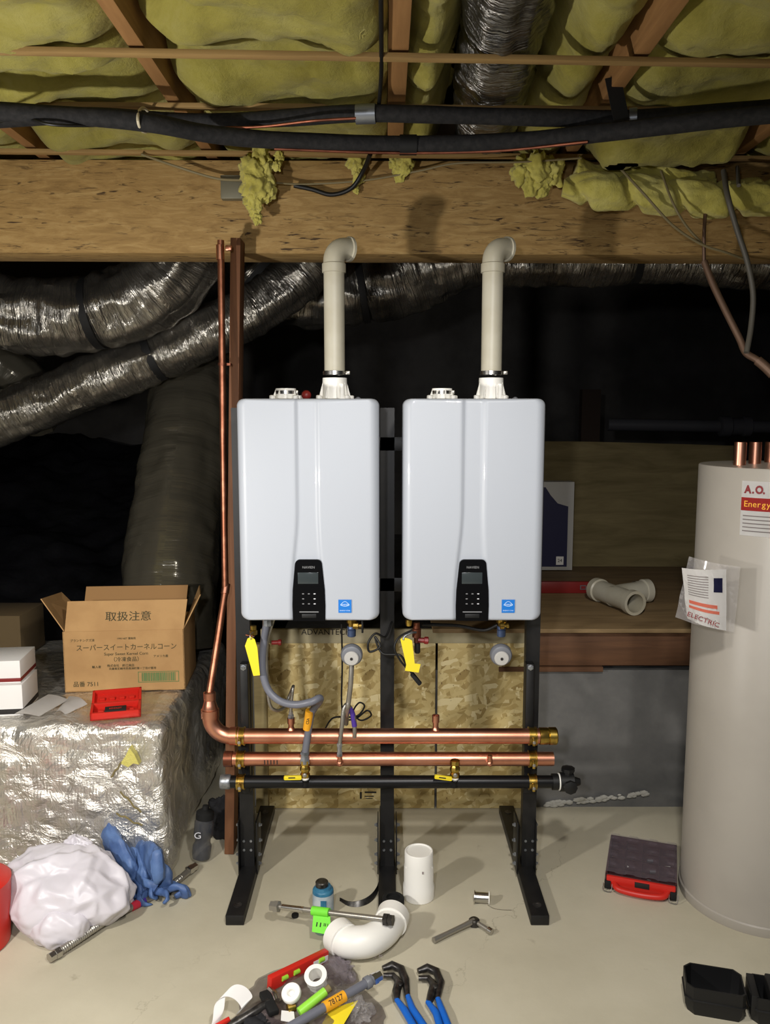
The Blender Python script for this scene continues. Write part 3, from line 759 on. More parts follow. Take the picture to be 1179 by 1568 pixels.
# hot manifold with elbow and riser
x0, x1 = P(352, 1127, MY).x, P(838, 1127, MY).x; zA = P(600, 1127, MY).z; RA = .027
t = thing('copper_manifold', 'upper thick copper pipe, its left end turning up into a tall thin copper riser', 'pipe', (x0, MY, zA), 0, 'copper manifold pipes on the rack')
MB().cyl((x0, MY, zA), (x1, MY, zA), RA, n=32).build('main_pipe', 'copper', t)
MB().lathe((x1 - .03, MY, zA), (1, 0, 0), [(RA, 0), (RA + .003, .002), (RA + .003, .03), (RA + .001, .034), (RA + .004, .036), (RA + .004, .06), (RA, .064)], 32).build('end_cap', 'brass', t)
eb = .072; ex = x0 + .004
path = [Vector((ex + .03, MY, zA))] + [Vector((ex - eb * math.sin(a), MY, zA + eb * (1 - math.cos(a)))) for a in [PI / 2 * k / 14 for k in range(15)]] + [Vector((ex - eb, MY, zA + eb + .03))]
el = MB().tube(path, RA + .001, 32).build('elbow', 'copper', t)
MB().lathe((ex - .004, MY, zA), (1, 0, 0), [(RA, 0), (RA + .0045, .001), (RA + .0045, .034), (RA, .036)], 32, False).build('collar', 'copper', el)
MB().lathe((ex - eb, MY, zA + eb - .004), (0, 0, 1), [(RA, 0), (RA + .0045, .001), (RA + .0045, .03), (RA, .032)], 32, False).build('collar', 'copper', el)
top = Vector((ex - eb, MY, zA + eb + .025))
MB().lathe(top, (0, 0, 1), [(RA, 0), (RA + .001, .004), (RA - .004, .02), (.019, .035), (.021, .037), (.021, .062), (.0165, .066)], 32).build('reducer', 'copper', t)
r0 = top + Vector((0, 0, .06)); r1 = P(345, 905, 2.93); r2 = P(342, 700, 2.95); r3 = P(338, 368, 2.96)
MB().tube([r0, r0 * .9 + r1 * .1, r1 - (r1 - r0) * .06, r1, r1 + Vector((0, 0.003, .03)), r2, r3], .0118, 20, 6).build('riser', 'copper_riser', t)
d = (r1 - r0).normalized()
MB().lathe(r1 - d * .01, d, [(.0118, 0), (.0145, .001), (.0145, .036), (.0118, .038)], 20, False).build('coupling', 'copper', t)
MB().lathe(P(337.5, 398, 2.96), (0, 0, 1), [(.0118, 0), (.0142, .001), (.0142, .05), (.0118, .052)], 20, False).build('coupling', 'copper', t)
c = P(340.5, 560, 2.955)
MB().lathe(c, (0, 0, 1), [(.012, 0), (.0155, .0), (.0155, .010), (.012, .010)], 20, False).build('pipe_bracket', 'copper_dull', t)
MB().box((c.x + .018, c.y + .02, c.z + .005), (.02, .04, .008)).build('pipe_bracket', 'copper_dull', t)
c = P(340, 380, 2.96)
MB().span(c + Vector((.012, 0, 0)), c + Vector((.034, 0, 0)), .018, .018, bev=.003).build('wall_fitting', 'copper', t)
def stub(px, h, r, m, t, nm='outlet', up=1, wy=0):
    x = P(px, 1127, MY).x
    MB().lathe((x, MY + wy, zA + RA * up * .9), (0, 0, up), [(r * 1.5, 0), (r * 1.05, .008), (r, .012), (r, h * .5), (r * 1.3, h * .5 + .001), (r * 1.3, h), (r * 1.0, h), (r * 1.0, h - .01)], 20).build(nm, m, t)
stub(446, .042, .010, 'copper', t); stub(667, .052, .010, 'copper', t)
for px in (369, 815): clampset(P(px, 1127, MY).x, zA, RA, t)
# cold manifold
x0, x1 = P(344, 1162, MY).x, P(847, 1162, MY).x; zB = P(600, 1162, MY).z; RB = .0245
t = thing('copper_manifold', 'lower thick copper pipe with open ends and brass clamps', 'pipe', (x0, MY, zB), 0, 'copper manifold pipes on the rack')
MB().cyl((x0, MY, zB), (x1, MY, zB), RB, n=32).build('main_pipe', 'copper', t)
MB().lathe((x0 - .002, MY, zB), (1, 0, 0), [(RB, 0), (RB + .003, .001), (RB + .003, .03), (RB, .032)], 32, False).build('end_collar', 'copper_dull', t)
for px in (369, 815): clampset(P(px, 1162, MY).x, zB, RB, t)
for px in (521, 748):
    x = P(px, 1162, MY).x
    MB().lathe((x, MY - .012, zB - .002), (0, -1, 0), [(.012, 0), (.012, .02), (.009, .022), (.009, .03), (.004, .034)], 16).build('outlet', 'copper', t)
    MB().tube([(x, MY - .03, zB - .004), (x, MY - .034, zB + .008), (x, MY - .034, zB + .028)], .009, 14, 4).build('outlet_elbow', 'copper', t)
xx = P(405, 1160, MY - RB).x
mb = MB(); 
for i in range(5): mb.box((xx + i * .011, MY - RB - .0002, zB - .002), (.0035, .001, .016))
mb.build('printed_marks', 'ink', t)
# gas manifold
x0, x1 = P(352, 1197, MY).x, P(846, 1197, MY).x; zC = P(600, 1197, MY).z; RC = .0225
t = thing('gas_manifold', 'black iron gas pipe, the lowest of the three horizontal pipes on the rack', 'pipe', (x0, MY, zC))
MB().cyl((x0, MY, zC), (x1, MY, zC), RC, n=32).build('main_pipe', 'black_pipe', t)
MB().lathe((x0 - .036, MY, zC), (1, 0, 0), [(.012, 0), (.024, .003), (.026, .006), (.026, .036), (.023, .04)], 28).build('end_cap', 'galv', t, label='galvanised steel end cap')
MB().lathe((x1 - .002, MY, zC), (1, 0, 0), [(RC + .006, 0), (RC + .006, .02), (RC + .002, .022), (RC + .002, .025), (RC + .011, .028), (RC + .011, .075), (RC - .004, .08), (.012, .10)], 28).build('end_coupling', 'black_plastic', t)
MB().lathe((x1 + .0205, MY, zC), (1, 0, 0), [(RC + .003, 0), (RC + .0075, 0), (RC + .0075, .004), (RC + .003, .004)], 28, False).build('white_seal', 'pvc_white', t)
cx = x1 + .054
for ax in ((0, 0, 1), (0, -1, 0)):
    MB().lathe((cx, MY, zC), ax, [(.018, .0), (.018, .038), (.024, .04), (.024, .052), (.01, .056)], 8).build('valve_lug', 'black_plastic', t)
for px in (369, 815): clampset(P(px, 1197, MY).x, zC, RC, t)
for px, hl in ((469, -1), (695, -1)):
    x = P(px, 1197, MY).x; z0 = zC + RC * .8
    MB().lathe((x, MY - .012, z0 - .03), (0, 0, 1), [(.0145, 0), (.0145, .034)], 20).build('riser_nipple', 'black_pipe', t)
    yv = MY - .036; 
    MB().tube([(x, MY - .012, z0 - .005), (x, yv, z0 + .012)], .0125, 16).build('nipple', 'black_pipe', t)
    MB().lathe((x, yv, z0 + .008), (0, 0, 1), [(.012, 0), (.0135, 0.002), (.0135, .008), (.012, .01)], 20).build('thread_tape', 'pvc_white', t)
    v = MB().lathe((x, yv, z0 + .016), (0, 0, 1), [(.015, 0), (.017, .002), (.017, .014), (.013, .017), (.018, .026), (.018, .034), (.013, .044), (.017, .047), (.017, .062), (.012, .064)], 8).build('gas_valve', 'brass', t)
    MB().box((x - .042, yv - .018, z0 + .022), (.062, .003, .0145), Matrix.Rotation(-.02 if px < 500 else .14, 3, 'Y'), bev=.0045, seg=3).build('valve_handle', 'yellow_tag', v, label='yellow lever handle')
    MB().box((x - .045, yv - .0200, z0 + .022), (.024, .0008, .004), Matrix.Rotation(-.02 if px < 500 else .14, 3, 'Y')).build('handle_print', 'ink', v)
    MB().lathe((x, yv - .012, z0 + .03), (0, -1, 0), [(.008, 0), (.008, .008), (.004, .010)], 6).build('handle_nut', 'steel_dark', v)
# ---- grey gas hose of the left heater
UY = 2.70
g0 = Vector((hL.location.x - .155, UY, HZ0 - .03)); gx = P(469, 1197, MY).x
def hz(px, py, Y): return P(px, py, Y)
zt_ = zC + RC * .8 + .078
t = thing('flexible_gas_hose', 'thick grey coated hose curving from the left heater down to the amber labelled valve', 'hose', g0)
pth = [g0, hz(403, 990, UY), hz(402, 1025, 2.69), hz(410, 1055, 2.68), hz(428, 1073, 2.67), hz(452, 1079, 2.66), hz(476, 1075, 2.65), hz(489, 1069, 2.67), hz(489, 1074, 2.71), hz(480, 1086, 2.74), hz(475, 1100, 2.755), Vector((gx, MY - .036, zt_ + .02))]
MB().tube(pth, .0125, 20, 8).build('hose', 'hose_grey', t)
MB().lathe(g0 + Vector((0, 0, -.028)), (0, 0, 1), [(.0135, 0), (.0175, .002), (.0175, .022), (.015, .024), (.015, .034)], 8).build('upper_nut', 'galv', t)
e = Vector((gx, MY - .036, zt_ - .012))
MB().lathe(e, (0, 0, 1), [(.016, 0), (.018, .002), (.018, .018), (.0145, .022), (.0145, .034), (.018, .036), (.016, .044)], 6).build('lower_nut', 'galv', t)
a, b = hz(470, 1116, 2.757), hz(474, 1088, 2.738)
MB().cyl(a, b, .0142).build('amber_label', 'orange_tag', t)
dd = (b - a).normalized()
text('CSA', .014, frame((a + b) / 2 + Vector((0, -.0150, 0)), dd, (-1, 0, 0)), 'ink', t)
# ---- braided connectors
t = thing('braided_connector', 'thin silver braided hose looping behind the grey hose up to the left heater', 'hose', hz(446, 1100, MY))
s = Vector((P(446, 1127, MY).x, MY, zA + RA + .036))
MB().tube([s, s + Vector((0, -.002, .03)), hz(448, 1056, 2.79), hz(449, 1052, 2.83), hz(443, 1066, 2.85), hz(436, 1082, 2.82), hz(424, 1088, 2.77), hz(413, 1078, 2.75), hz(409, 1040, 2.74), hz(409, 985, 2.73), Vector((hL.location.x - .125, 2.72, HZ0))], .0058, 14, 8).build('hose', 'braid', t)
MB().lathe(s + Vector((0, 0, -.004)), (0, 0, 1), [(.009, 0), (.011, .002), (.011, .018), (.008, .02), (.008, .03)], 6).build('nut', 'galv', t)
s = Vector((P(521, 1162, MY).x, MY - .034, zB + .026))
t = thing('braided_connector', 'silver braided hose arching from the lower copper pipe, with a purple label', 'hose', s)
MB().tube([s, s + Vector((0, 0, .04)), hz(524, 1108, 2.755), hz(526, 1088, 2.755), hz(531, 1079, 2.76), hz(537, 1086, 2.765), hz(542, 1100, 2.765), hz(543, 1120, 2.77), Vector((P(543, 1127, MY).x, MY - .022, zA + .006))], .0078, 14, 8).build('hose', 'braid', t)
MB().lathe(s + Vector((0, 0, .0)), (0, 0, 1), [(.0105, 0), (.0105, .012), (.0085, .014), (.0085, .035), (.0105, .036), (.0105, .046)], 6).build('nut', 'galv', t)
MB().tube([hz(535.5, 1084, 2.762), hz(540, 1094, 2.765), hz(542.8, 1112, 2.766)], .0092, 14, 5).build('purple_label', 'purple', t)
# ---- circulation assemblies under each heater
def gauge(px, lb, tail):
    x = P(px, 1000, UY).x
    t = thing('regulator', lb, 'regulator', (x, UY, P(px, 1005, UY).z))
    z0 = HZ0 - .03
    MB().lathe((x, UY, z0), (0, 0, -1), [(.014, 0), (.017, .003), (.017, .016), (.012, .018), (.012, .03)], 8).build('brass_union', 'brass', t)
    MB().lathe((x, UY, z0 - .028), (0, 0, -1), [(.013, 0), (.0145, .002), (.0145, .01), (.0115, .012), (.0145, .014), (.0145, .034), (.012, .036)], 20).build('blue_fitting', 'valve_blue', t)
    c = P(px, 1002, UY)
    d = Vector((.0, -1, -.06))
    b = MB().lathe(c + Vector((0, .02, 0)), d, [(.02, 0), (.034, .004), (.037, .012), (.037, .026), (.033, .034), (.026, .037)], 36).build('dial_body', 'plastic_grey', t)
    f = MB().lathe(c + Vector((0, -.016, -.008)), d, [(.0245, 0), (.0245, .005), (.022, .0075), (.005, .0085)], 36).build('dial_face', 'box_white', t)
    MB().lathe(c + Vector((0, -.0245, -.0085)), d, [(.0048, 0), (.0048, .0025)], 16).build('dial_hub', 'ink', f)
    if tail:
        MB().tube([c + Vector((0, .005, -.03)), hz(537, 1045, UY), hz(534, 1072, UY + .02), hz(532, 1085, UY + .03), hz(530, 1108, 2.84)], .0085, 16, 6).build('outlet_tube', 'steel_dark', t)
    return t
gauge(538.5, 'round grey regulator with a white dial under the left heater, with a metal tube below', True)
gauge(767, 'round grey regulator with a white dial under the right heater', False)
# little valve with black handle
t = thing('service_valve', 'small brass valve with a black handle under the right end of the left heater', 'valve', hz(548, 958, UY))
MB().lathe(hz(540, 958, UY - .008), (1, 0, 0), [(.010, 0), (.012, .002), (.012, .018), (.006, .02), (.006, .03)], 8).build('body', 'brass', t)
MB().span(hz(555, 948, UY - .01), hz(555, 969, UY - .01), .012, .007, up=(1, 0, 0), bev=.002).build('handle', 'black_plastic', t)
# yellow tags with a relief valve behind each
t = thing('isolation_valve', 'brass valve with a long hanging yellow tag, under the left end of the left heater', 'valve', hz(388, 965, 2.68))
MB().lathe(hz(388, 958, 2.69), (0, 0, -1), [(.010, 0), (.010, .014), (.013, .016), (.013, .03), (.008, .032)], 8).build('body', 'brass', t)
MB().span(hz(376, 972, 2.67), hz(390, 975, 2.67), .008, .005, bev=.002).build('handle', 'copper_dull', t)
def tag_(pts, Y, t):
    n = len(pts)
    front = [hz(x, y, Y) for x, y in pts]
    return MB().prism(front, (0, .0012, 0)).build('yellow_tag', 'yellow_tag', t, smooth=False)
tag_([(379, 978), (384, 975), (390, 979), (394, 992), (398, 1034), (388, 1035), (375, 989)], 2.655, t)
MB().tube([hz(388, 968, 2.67), hz(383, 972, 2.655), hz(384, 979, 2.650), hz(388, 975, 2.66)], .0012, 6, 4).build('wire_loop', 'steel_dark', t)
t = thing('isolation_valve', 'dark red and brass valve with bent yellow tag under the right heater', 'valve', hz(632, 970, 2.68))
MB().lathe(hz(638, 953, 2.69), (0, 0, -1), [(.011, 0), (.011, .02), (.015, .022), (.015, .05), (.009, .052), (.009, .07)], 12).build('body', 'copper_dull', t)
MB().lathe(hz(640, 980, 2.69), (1, 0, -.05), [(.009, 0), (.009, .02), (.013, .022), (.013, .034), (.008, .036)], 8).build('side_outlet', 'red_dark', t)
MB().lathe(hz(639, 985, 2.675), (0, 0, -1), [(.010, 0), (.010, .03), (.007, .034)], 12).build('lower_stub', 'black_plastic', t)
MB().lathe(hz(626, 949, 2.67), (0, 0, -1), [(.011, 0), (.0115, .008), (.009, .02), (.003, .022)], 16).build('drain_cap', 'brass', t)
MB().tube([hz(637, 968, 2.67), hz(630, 969, 2.66), hz(620, 974, 2.655), hz(617, 980, 2.65)], .004, 10, 6).build('lever', 'galv', t)
tag_([(613, 979), (617, 976), (626, 978), (631, 981), (635, 1016), (622, 1018)], 2.65, t)
MB().prism([hz(x, y, 2.65) for x, y in [(622, 1018), (635, 1016), (644, 1017), (641, 1030), (620, 1027)]], (0, .0012, 0)).build('yellow_tag', 'yellow_tag', t, smooth=False)
t = thing('isolation_valve', 'brass elbow under the right end of the right heater, above the dial', 'valve', hz(768, 958, 2.68))
MB().lathe(hz(765, 958, 2.685), (1, 0, 0), [(.011, 0), (.013, .002), (.013, .014), (.006, .016), (.006, .022), (.009, .023), (.009, .03)], 12).build('body', 'brass', t)
# red tee behind
MB().lathe(hz(416, 984, 2.86), (1, 0, .03), [(.008, 0), (.008, .022), (.011, .024), (.011, .034), (.006, .036)], 10).build('pipe_cap', 'red_dark', label='small dark red cap behind the grey hose, in front of the strand board', cat='cap')
MB().tube([hz(646, 956, 2.72), hz(700, 958, 2.76), hz(740, 965, 2.76), hz(762, 957, 2.74)], .006, 10, 8).build('thin_cable', 'cord', label='dark cable sagging along the underside of the right heater', cat='cable')
# cords
t = thing('power_cord', 'black power cord with a loop and a plug hanging between the heaters', 'cord', hz(600, 1000, 2.72))
MB().tube([hz(600, 952, 2.8), hz(590, 975, 2.75), hz(575, 970, 2.73), hz(564, 984, 2.72), hz(566, 998, 2.72), hz(582, 990, 2.72), hz(574, 975, 2.73), hz(585, 1000, 2.72), hz(612, 1003, 2.70), hz(622, 1018, 2.70), hz(633, 1035, 2.69)], .0038, 10, 8).build('cable', 'cord', t)
MB().span(hz(630, 1031, 2.69), hz(644, 1048, 2.688), .019, .014, bev=.004).build('plug', 'rubber', t)
MB().tube([hz(637, 962, 2.72), hz(612, 975, 2.71), hz(604, 992, 2.70), hz(612, 1010, 2.70), hz(625, 1026, 2.70)], .0034, 10, 8).build('cable', 'cord', t)
t = thing('power_cord', 'thin black cord coiled behind the upper copper pipe, left of the middle post', 'cord', hz(545, 1090, 2.87))
MB().tube([hz(523, 955, 2.86), hz(524, 1020, 2.88), hz(523, 1075, 2.88), hz(528, 1100, 2.88), hz(545, 1100, 2.87), hz(562, 1088, 2.86), hz(568, 1096, 2.86), hz(552, 1103, 2.86), hz(541, 1090, 2.87), hz(550, 1076, 2.87), hz(558, 1082, 2.87), hz(545, 1097, 2.86), hz(515, 1098, 2.86), hz(505, 1104, 2.86), hz(498, 1116, 2.87)], .0032, 8, 8).build('cable', 'cord', t)

# ================================================================ RIGHT HAND CABLES, BEAM DRESSING
JB = BY - .02
c = P(356, 288, JB)
MB().box(c, (.08, .036, .082), bev=.003).build('junction_box', 'junction', label='small grey metal box fixed to the beam behind the hanging yellow tuft', cat='junction box')
def tuft(lb, pts, Y, seed):
    mb = MB()
    for k, (px, py, r) in enumerate(pts):
        c = P(px, py, Y - .01 * (k % 2))
        mb.ico(c, r, 4, lambda d: 1 + .55 * fbm((d.x + seed + k, d.y, d.z), 1.9, 5), (1, .7, 1.25))
    return mb.build('insulation_tuft', 'insulation', label=lb, cat='insulation', ang=180)
tuft('pale yellow insulation tuft hanging in front of the beam beside the grey metal box', [(398, 243, .035), (386, 262, .04), (402, 270, .04), (392, 288, .045), (408, 294, .03), (388, 307, .032), (391, 322, .022), (394, 336, .016), (427, 240, .017), (424, 254, .014)], 3.03, 1)
tuft('small yellow insulation scrap hanging at the top of the beam, left of the middle joist', [(546, 250, .03), (549, 272, .02), (545, 290, .012)], 3.10, 4)
tuft('bright yellow insulation tuft on the beam, right of the silver ceiling duct', [(800, 262, .04), (822, 262, .05), (845, 262, .04), (812, 280, .03), (830, 288, .026)], 3.03, 8)
tuft('small yellow insulation scrap at the top of the beam, below the silver ceiling duct', [(612, 262, .025), (620, 252, .03), (604, 250, .02)], 3.10, 11)
# twisted roll
def rr(u, th, L):
    k = 1 - .42 * max(0, math.cos(th * 1 - L * 36)) ** 5
    return .062 * k * (1 + .22 * fbm((L * 5, math.cos(th), math.sin(th)), 1.5, 3)) * (0.55 + .45 * min(1, u / .05))
MB().tube([P(862, 286, 3.03), P(900, 290, 3.02), P(960, 296, 3.02), P(1020, 300, 3.02), P(1090, 306, 3.02), P(1150, 302, 3.02), P(1230, 296, 3.02), P(1320, 296, 3.02), P(1500, 300, 3.02), P(1750, 300, 3.02)], rr, 48, 40).build('twisted_insulation', 'insulation', label='yellow insulation twisted like a rope along the upper right of the beam', cat='insulation', ang=180)
MB().tube([P(880, 262, 3.05), P(930, 272, 3.06), P(1000, 268, 3.06), P(1040, 280, 3.04), P(1090, 284, 3.05)], lambda u, th, L: .04 * (1 + .5 * fbm((L * 6, math.cos(th), math.sin(th) + 5), 1.6, 4)), 32, 20).build('twisted_insulation', 'insulation', label='loose yellow insulation strip above the rope-like roll', cat='insulation', ang=180)
MB().tube([P(1080, 322, 3.0), P(1078, 360, 2.99), P(1078, 402, 3.0)], .0065, 12, 6).build('conduit', 'brown_pipe', label='short vertical brown pipe in front of the beam at right', cat='pipe')
t = thing('drop_pipe', 'brown drop pipe slanting down to the right edge above the grey tank', 'pipe', P(1078, 400, 3.0))
MB().tube([P(1078, 400, 3.0), P(1092, 436, 2.98), P(1112, 478, 2.95), P(1132, 518, 2.92), P(1142, 540, 2.9), P(1160, 552, 2.87), P(1184, 574, 2.84), P(1212, 615, 2.82), Vector((1.425, 2.80, 1.62)), Vector((1.425, 2.80, 1.532))], .012, 14, 8).build('pipe', 'brown_pipe', t)
MB().tube([P(1160, 552, 2.87), P(1172, 562, 2.855), P(1184, 574, 2.84)], .0165, 14, 4).build('coupling', 'brown_pipe', t)
MB().tube([P(1108, 262, 3.0), P(1114, 300, 2.92), P(1128, 350, 2.92), P(1144, 400, 2.92), P(1153, 450, 2.92), P(1150, 500, 2.91), P(1143, 540, 2.88)], .0095, 12, 10).build('drop_cable', 'wire_grey', label='grey cable hanging in a bow over the beam at right, joining the brown drop pipe', cat='cable')
MB().tube([P(946, 254, 3.0), P(985, 296, 2.93), P(1030, 345, 2.94), P(1074, 374, 2.95), P(1110, 386, 2.96), P(1140, 397, 3.0)], .0045, 8, 10).build('thin_cable', 'wire_tan', label='long thin tan cable slanting down across the beam at right', cat='cable')
MB().tube([P(1012, 262, 3.0), P(1030, 310, 2.925), P(1050, 345, 2.935), P(1076, 374, 2.96)], .004, 8, 8).build('thin_cable', 'wire_tan', label='short thin tan cable crossing the twisted insulation at right', cat='cable')
MB().tube([P(1129, 256, 3.03), P(1131, 284, 2.93)], .007, 8).build('thin_cable', 'wire_grey', label='short grey cable end above the twisted insulation at right', cat='cable')
MB().tube([P(216, 236, 3.0), P(270, 255, 3.06), P(330, 273, 3.07), P(372, 276, 3.05)], .0045, 8, 10).build('thin_cable', 'wire_tan', label='thin yellow cable running down to the grey metal box from the left', cat='cable')
MB().tube([P(420, 280, 3.06), P(470, 282, 3.09), P(560, 276, 3.09), P(640, 262, 3.08), P(700, 250, 3.04), P(800, 248, 3.0), P(890, 242, 3.0)], .0035, 8, 10).build('thin_cable', 'wire_tan', label='thin yellow cable strung along the top of the beam in the middle', cat='cable')
MB().tube([P(567, 236, 2.95), P(556, 262, 3.03), P(538, 288, 3.07), P(508, 298, 3.09), P(478, 290, 3.09), P(450, 284, 3.09)], .008, 10, 10).build('drop_cable', 'cord', label='thick black cable looping down in front of the beam left of the middle joist', cat='cable')
# ================================================================ LEFT: PLENUM AND WHAT LIES ON IT
PF = 2.86; PX1 = -.80; PZ = P(150, 1112, PF).z
t = thing('foil_wrapped_plenum', 'big foil wrapped duct box on the floor at left, carrying the cardboard box', 'duct', (-1.3, 3.4, 0))
def plen(mb):
    W, D, H = 1.25, 1.15, PZ
    cx, cy = PX1 - W / 2, PF + D / 2
    bmesh.ops.create_cube(mb.bm, size=1, matrix=Matrix.Translation((cx, cy, H / 2)) @ Matrix.Diagonal((W, D, H, 1)))
    bmesh.ops.subdivide_edges(mb.bm, edges=list(mb.bm.edges), cuts=70, use_grid_fill=True)
    R = .045
    for v in mb.bm.verts:
        p = v.co
        q = Vector((min(max(p.x, cx - W / 2 + R), cx + W / 2 - R), min(max(p.y, cy - D / 2 + R), cy + D / 2 - R), min(max(p.z, R), H - R)))
        n = p - q
        if n.length > 1e-6: v.co = q + n.normalized() * R
        n = (v.co - q); n = n.normalized() if n.length > 1e-6 else Vector((0, 0, 1))
        top = 1 if p.z > H - .002 else 0
        k = .020 * fbm(v.co, 2.2, 3) + .010 * abs(N(v.co, 9)) + .006 * N(v.co, 22)
        if top: k *= .45
        v.co += n * k
        if v.co.z < .0: v.co.z = 0.0
        v.co.z = min(v.co.z, H + .004)
    return mb
plen(MB()).build('wrap', 'wrap', t, ang=180, kind=None)
# torn corner that shows yellow insulation
MB().prism([P(198, 1145, 2.832), P(206, 1156, 2.830), P(213, 1171, 2.832), P(204, 1169, 2.83), P(196, 1175, 2.83), P(184, 1169, 2.832), P(192, 1158, 2.83)], (0, .03, 0)).build('torn_insulation', 'insulation', t, smooth=False, label='yellow insulation showing through a tear')
for (a, b) in (((184, 1212), (216, 1245)), ((178, 1245), (218, 1265)), ((170, 1190), (186, 1168))):
    pp = [P(a[0] + (b[0] - a[0]) * k / 6, a[1] + (b[1] - a[1]) * k / 6 + 2 * math.sin(k * 2), 2.834) for k in range(7)]
    MB().tube(pp, lambda u, th, L: .0035 * (1 + .5 * N((L * 90, th, 0))), 6).build('tape_crease', 'olive', t)
# seam tape on the edges
# ---- cardboard box
b0, b1 = F(100, 1062, PZ), F(284, 1057, PZ)
bx = (b1 - b0); bw = bx.length; ex_ = bx.normalized(); ey_ = Vector((-ex_.y, ex_.x, 0)); ez_ = Vector((0, 0, 1))
bh = P(101, 969, b0.y).z - PZ; bd = .30
o = b0 + ez_ * .004
t = thing('cardboard_box', 'open brown cardboard box with Japanese printing on the foil wrapped duct', 'box', o + ex_ * bw / 2 + ey_ * bd / 2)
def W3(x, y, z): return o + ex_ * x + ey_ * y + ez_ * z
th = .005
rotb = Matrix((ex_, ey_, ez_)).transposed()
mb = MB()
for (c, s_) in (((bw / 2, th / 2, bh / 2), (bw, th, bh)), ((bw / 2, bd - th / 2, bh / 2), (bw, th, bh)), ((th / 2, bd / 2, bh / 2), (th, bd, bh)), ((bw - th / 2, bd / 2, bh / 2), (th, bd, bh)), ((bw / 2, bd / 2, th / 2), (bw, bd, th))):
    mb.box(W3(*c), s_, rotb)
body = mb.build('box_body', 'card', t)
def flap(nm, pts, n, m='card'):
    n = Vector(n).normalized() * .004
    return MB().prism([W3(*p) for p in pts], ex_ * n.x + ey_ * n.y + ez_ * n.z).build(nm, m, t, smooth=False)
fl = .115
ff = flap('front_flap', [(.008, .002, bh), (bw - .001, .002, bh), (bw + .012, .038, bh + fl), (.014, .038, bh + fl)], (0, 1, -.3))
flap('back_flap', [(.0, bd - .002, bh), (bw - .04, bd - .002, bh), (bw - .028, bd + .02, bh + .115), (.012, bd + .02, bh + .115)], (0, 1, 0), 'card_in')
flap('side_flap', [(.001, .01, bh), (.001, bd - .01, bh), (-.085, bd - .02, bh + .10), (-.085, .02, bh + .13)], (1, 0, .5))
flap('side_flap', [(bw, .02, bh), (bw, bd - .01, bh), (bw + .03, bd - .02, bh + .12), (bw + .065, .05, bh + .13)], (-1, 0, .3))
def ctext(s_, x, z, size, m='card_ink', sx=1, nm='lettering', par=None):
    return text(s_, size, frame(W3(x, -.0012, z), ex_, ez_), m, par or body, nm, sx=sx)
k = bw / 185.
def cx(px): return (px - 100.5) * k
def cz(py): return (1060 - py) * k * 1.02
tilt = Vector((0, .036, fl)).normalized()
yd = ey_ * tilt.y + ez_ * tilt.z
text('取扱注意', .041, frame(W3(cx(200), .0175, bh + .052) - ey_ * .002, ex_, yd), 'card_ink', ff, sx=1.12)
ctext('スーパースイートカーネルコーン', cx(197), cz(991), .0285, sx=.93)
ctext('Super Sweet Kernel Corn', cx(196), cz(1001), .0165)
ctext('（冷凍食品）', cx(196), cz(1010), .021)
ctext('ブランチングズ済', cx(130), cz(979), .012)
ctext('1990 NET 業務用', cx(197), cz(977), .010)
ctext('輸入者', cx(150), cz(1021), .012); ctext('株式会社　鈴江商店', cx(187), cz(1019.5), .012)
ctext('兵庫県尼崎市西長洲町第一丁目47番地', cx(205), cz(1024.5), .011)
ctext('アメリカ産', cx(249), cz(1006), .012)
ctext('品番 7511', cx(133), cz(1048), .024)
mb = MB(); mx0, mx1, mz0, mz1 = cx(213), cx(276), cz(1047), cz(1030)
for (xa, xb, za, zb_) in ((mx0, mx1, mz0, mz0 + .002), (mx0, mx1, mz1 - .002, mz1), (mx0, mx0 + .002, mz0, mz1), (mx1 - .002, mx1, mz0, mz1)):
    mb.box(W3((xa + xb) / 2, -.0008, (za + zb_) / 2), (xb - xa, .001, zb_ - za), rotb)
random.seed(3); xx = mx0 + .014
while xx < mx1 - .016:
    w = random.choice((.0015, .003, .0045)); mb.box(W3(xx + w / 2, -.0008, (mz0 + mz1) / 2), (w, .001, (mz1 - mz0) * .78), rotb); xx += w + random.choice((.0015, .0025))
mb.build('barcode', 'card_green', body)
# ---- small carton at the far left
c = F(12, 1030, PZ); a = P(-60, 1030, 3.62); b = P(32, 1010, 3.62); tp = P(20, 944, 3.62)
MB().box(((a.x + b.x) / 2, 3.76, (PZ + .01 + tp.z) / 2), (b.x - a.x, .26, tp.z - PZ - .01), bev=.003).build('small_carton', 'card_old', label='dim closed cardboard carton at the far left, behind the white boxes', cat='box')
# ---- white boxes
e0, e1 = F(-70, 1107, PZ), F(24, 1100, PZ)
d_ = Vector((.55, .83, 0)); nrm = Vector((1, .05, 0))
def wbox(lb, near, z0, h, shift, m='paper'):
    r = Matrix.Rotation(.12, 3, 'Z'); c = Vector((near.x - .10 + shift, near.y + .10, z0 + h / 2))
    t = thing('white_carton', lb, 'box', (c.x, c.y, z0), 0, 'white cartons at the left edge'); MB().box(c, (.22, .19, h), r, bev=.002).build('carton', m, t)
    MB().box(c + Vector((0, 0, -h * .36)), (.2215, .1915, h * .17), r, bev=.001).build('dark_band', 'red_dark' if shift else 'ink', t); return t
zlo = P(20, 1098, e1.y).z
h1 = .118; wbox('lower white carton of the pair at the left edge, on the foil wrapped duct', e1, PZ + .004, h1, 0)
wbox('upper white carton with a dark red band, stacked at the left edge', e1 + Vector((0, .02, 0)), PZ + .005 + h1, .085, -.012)
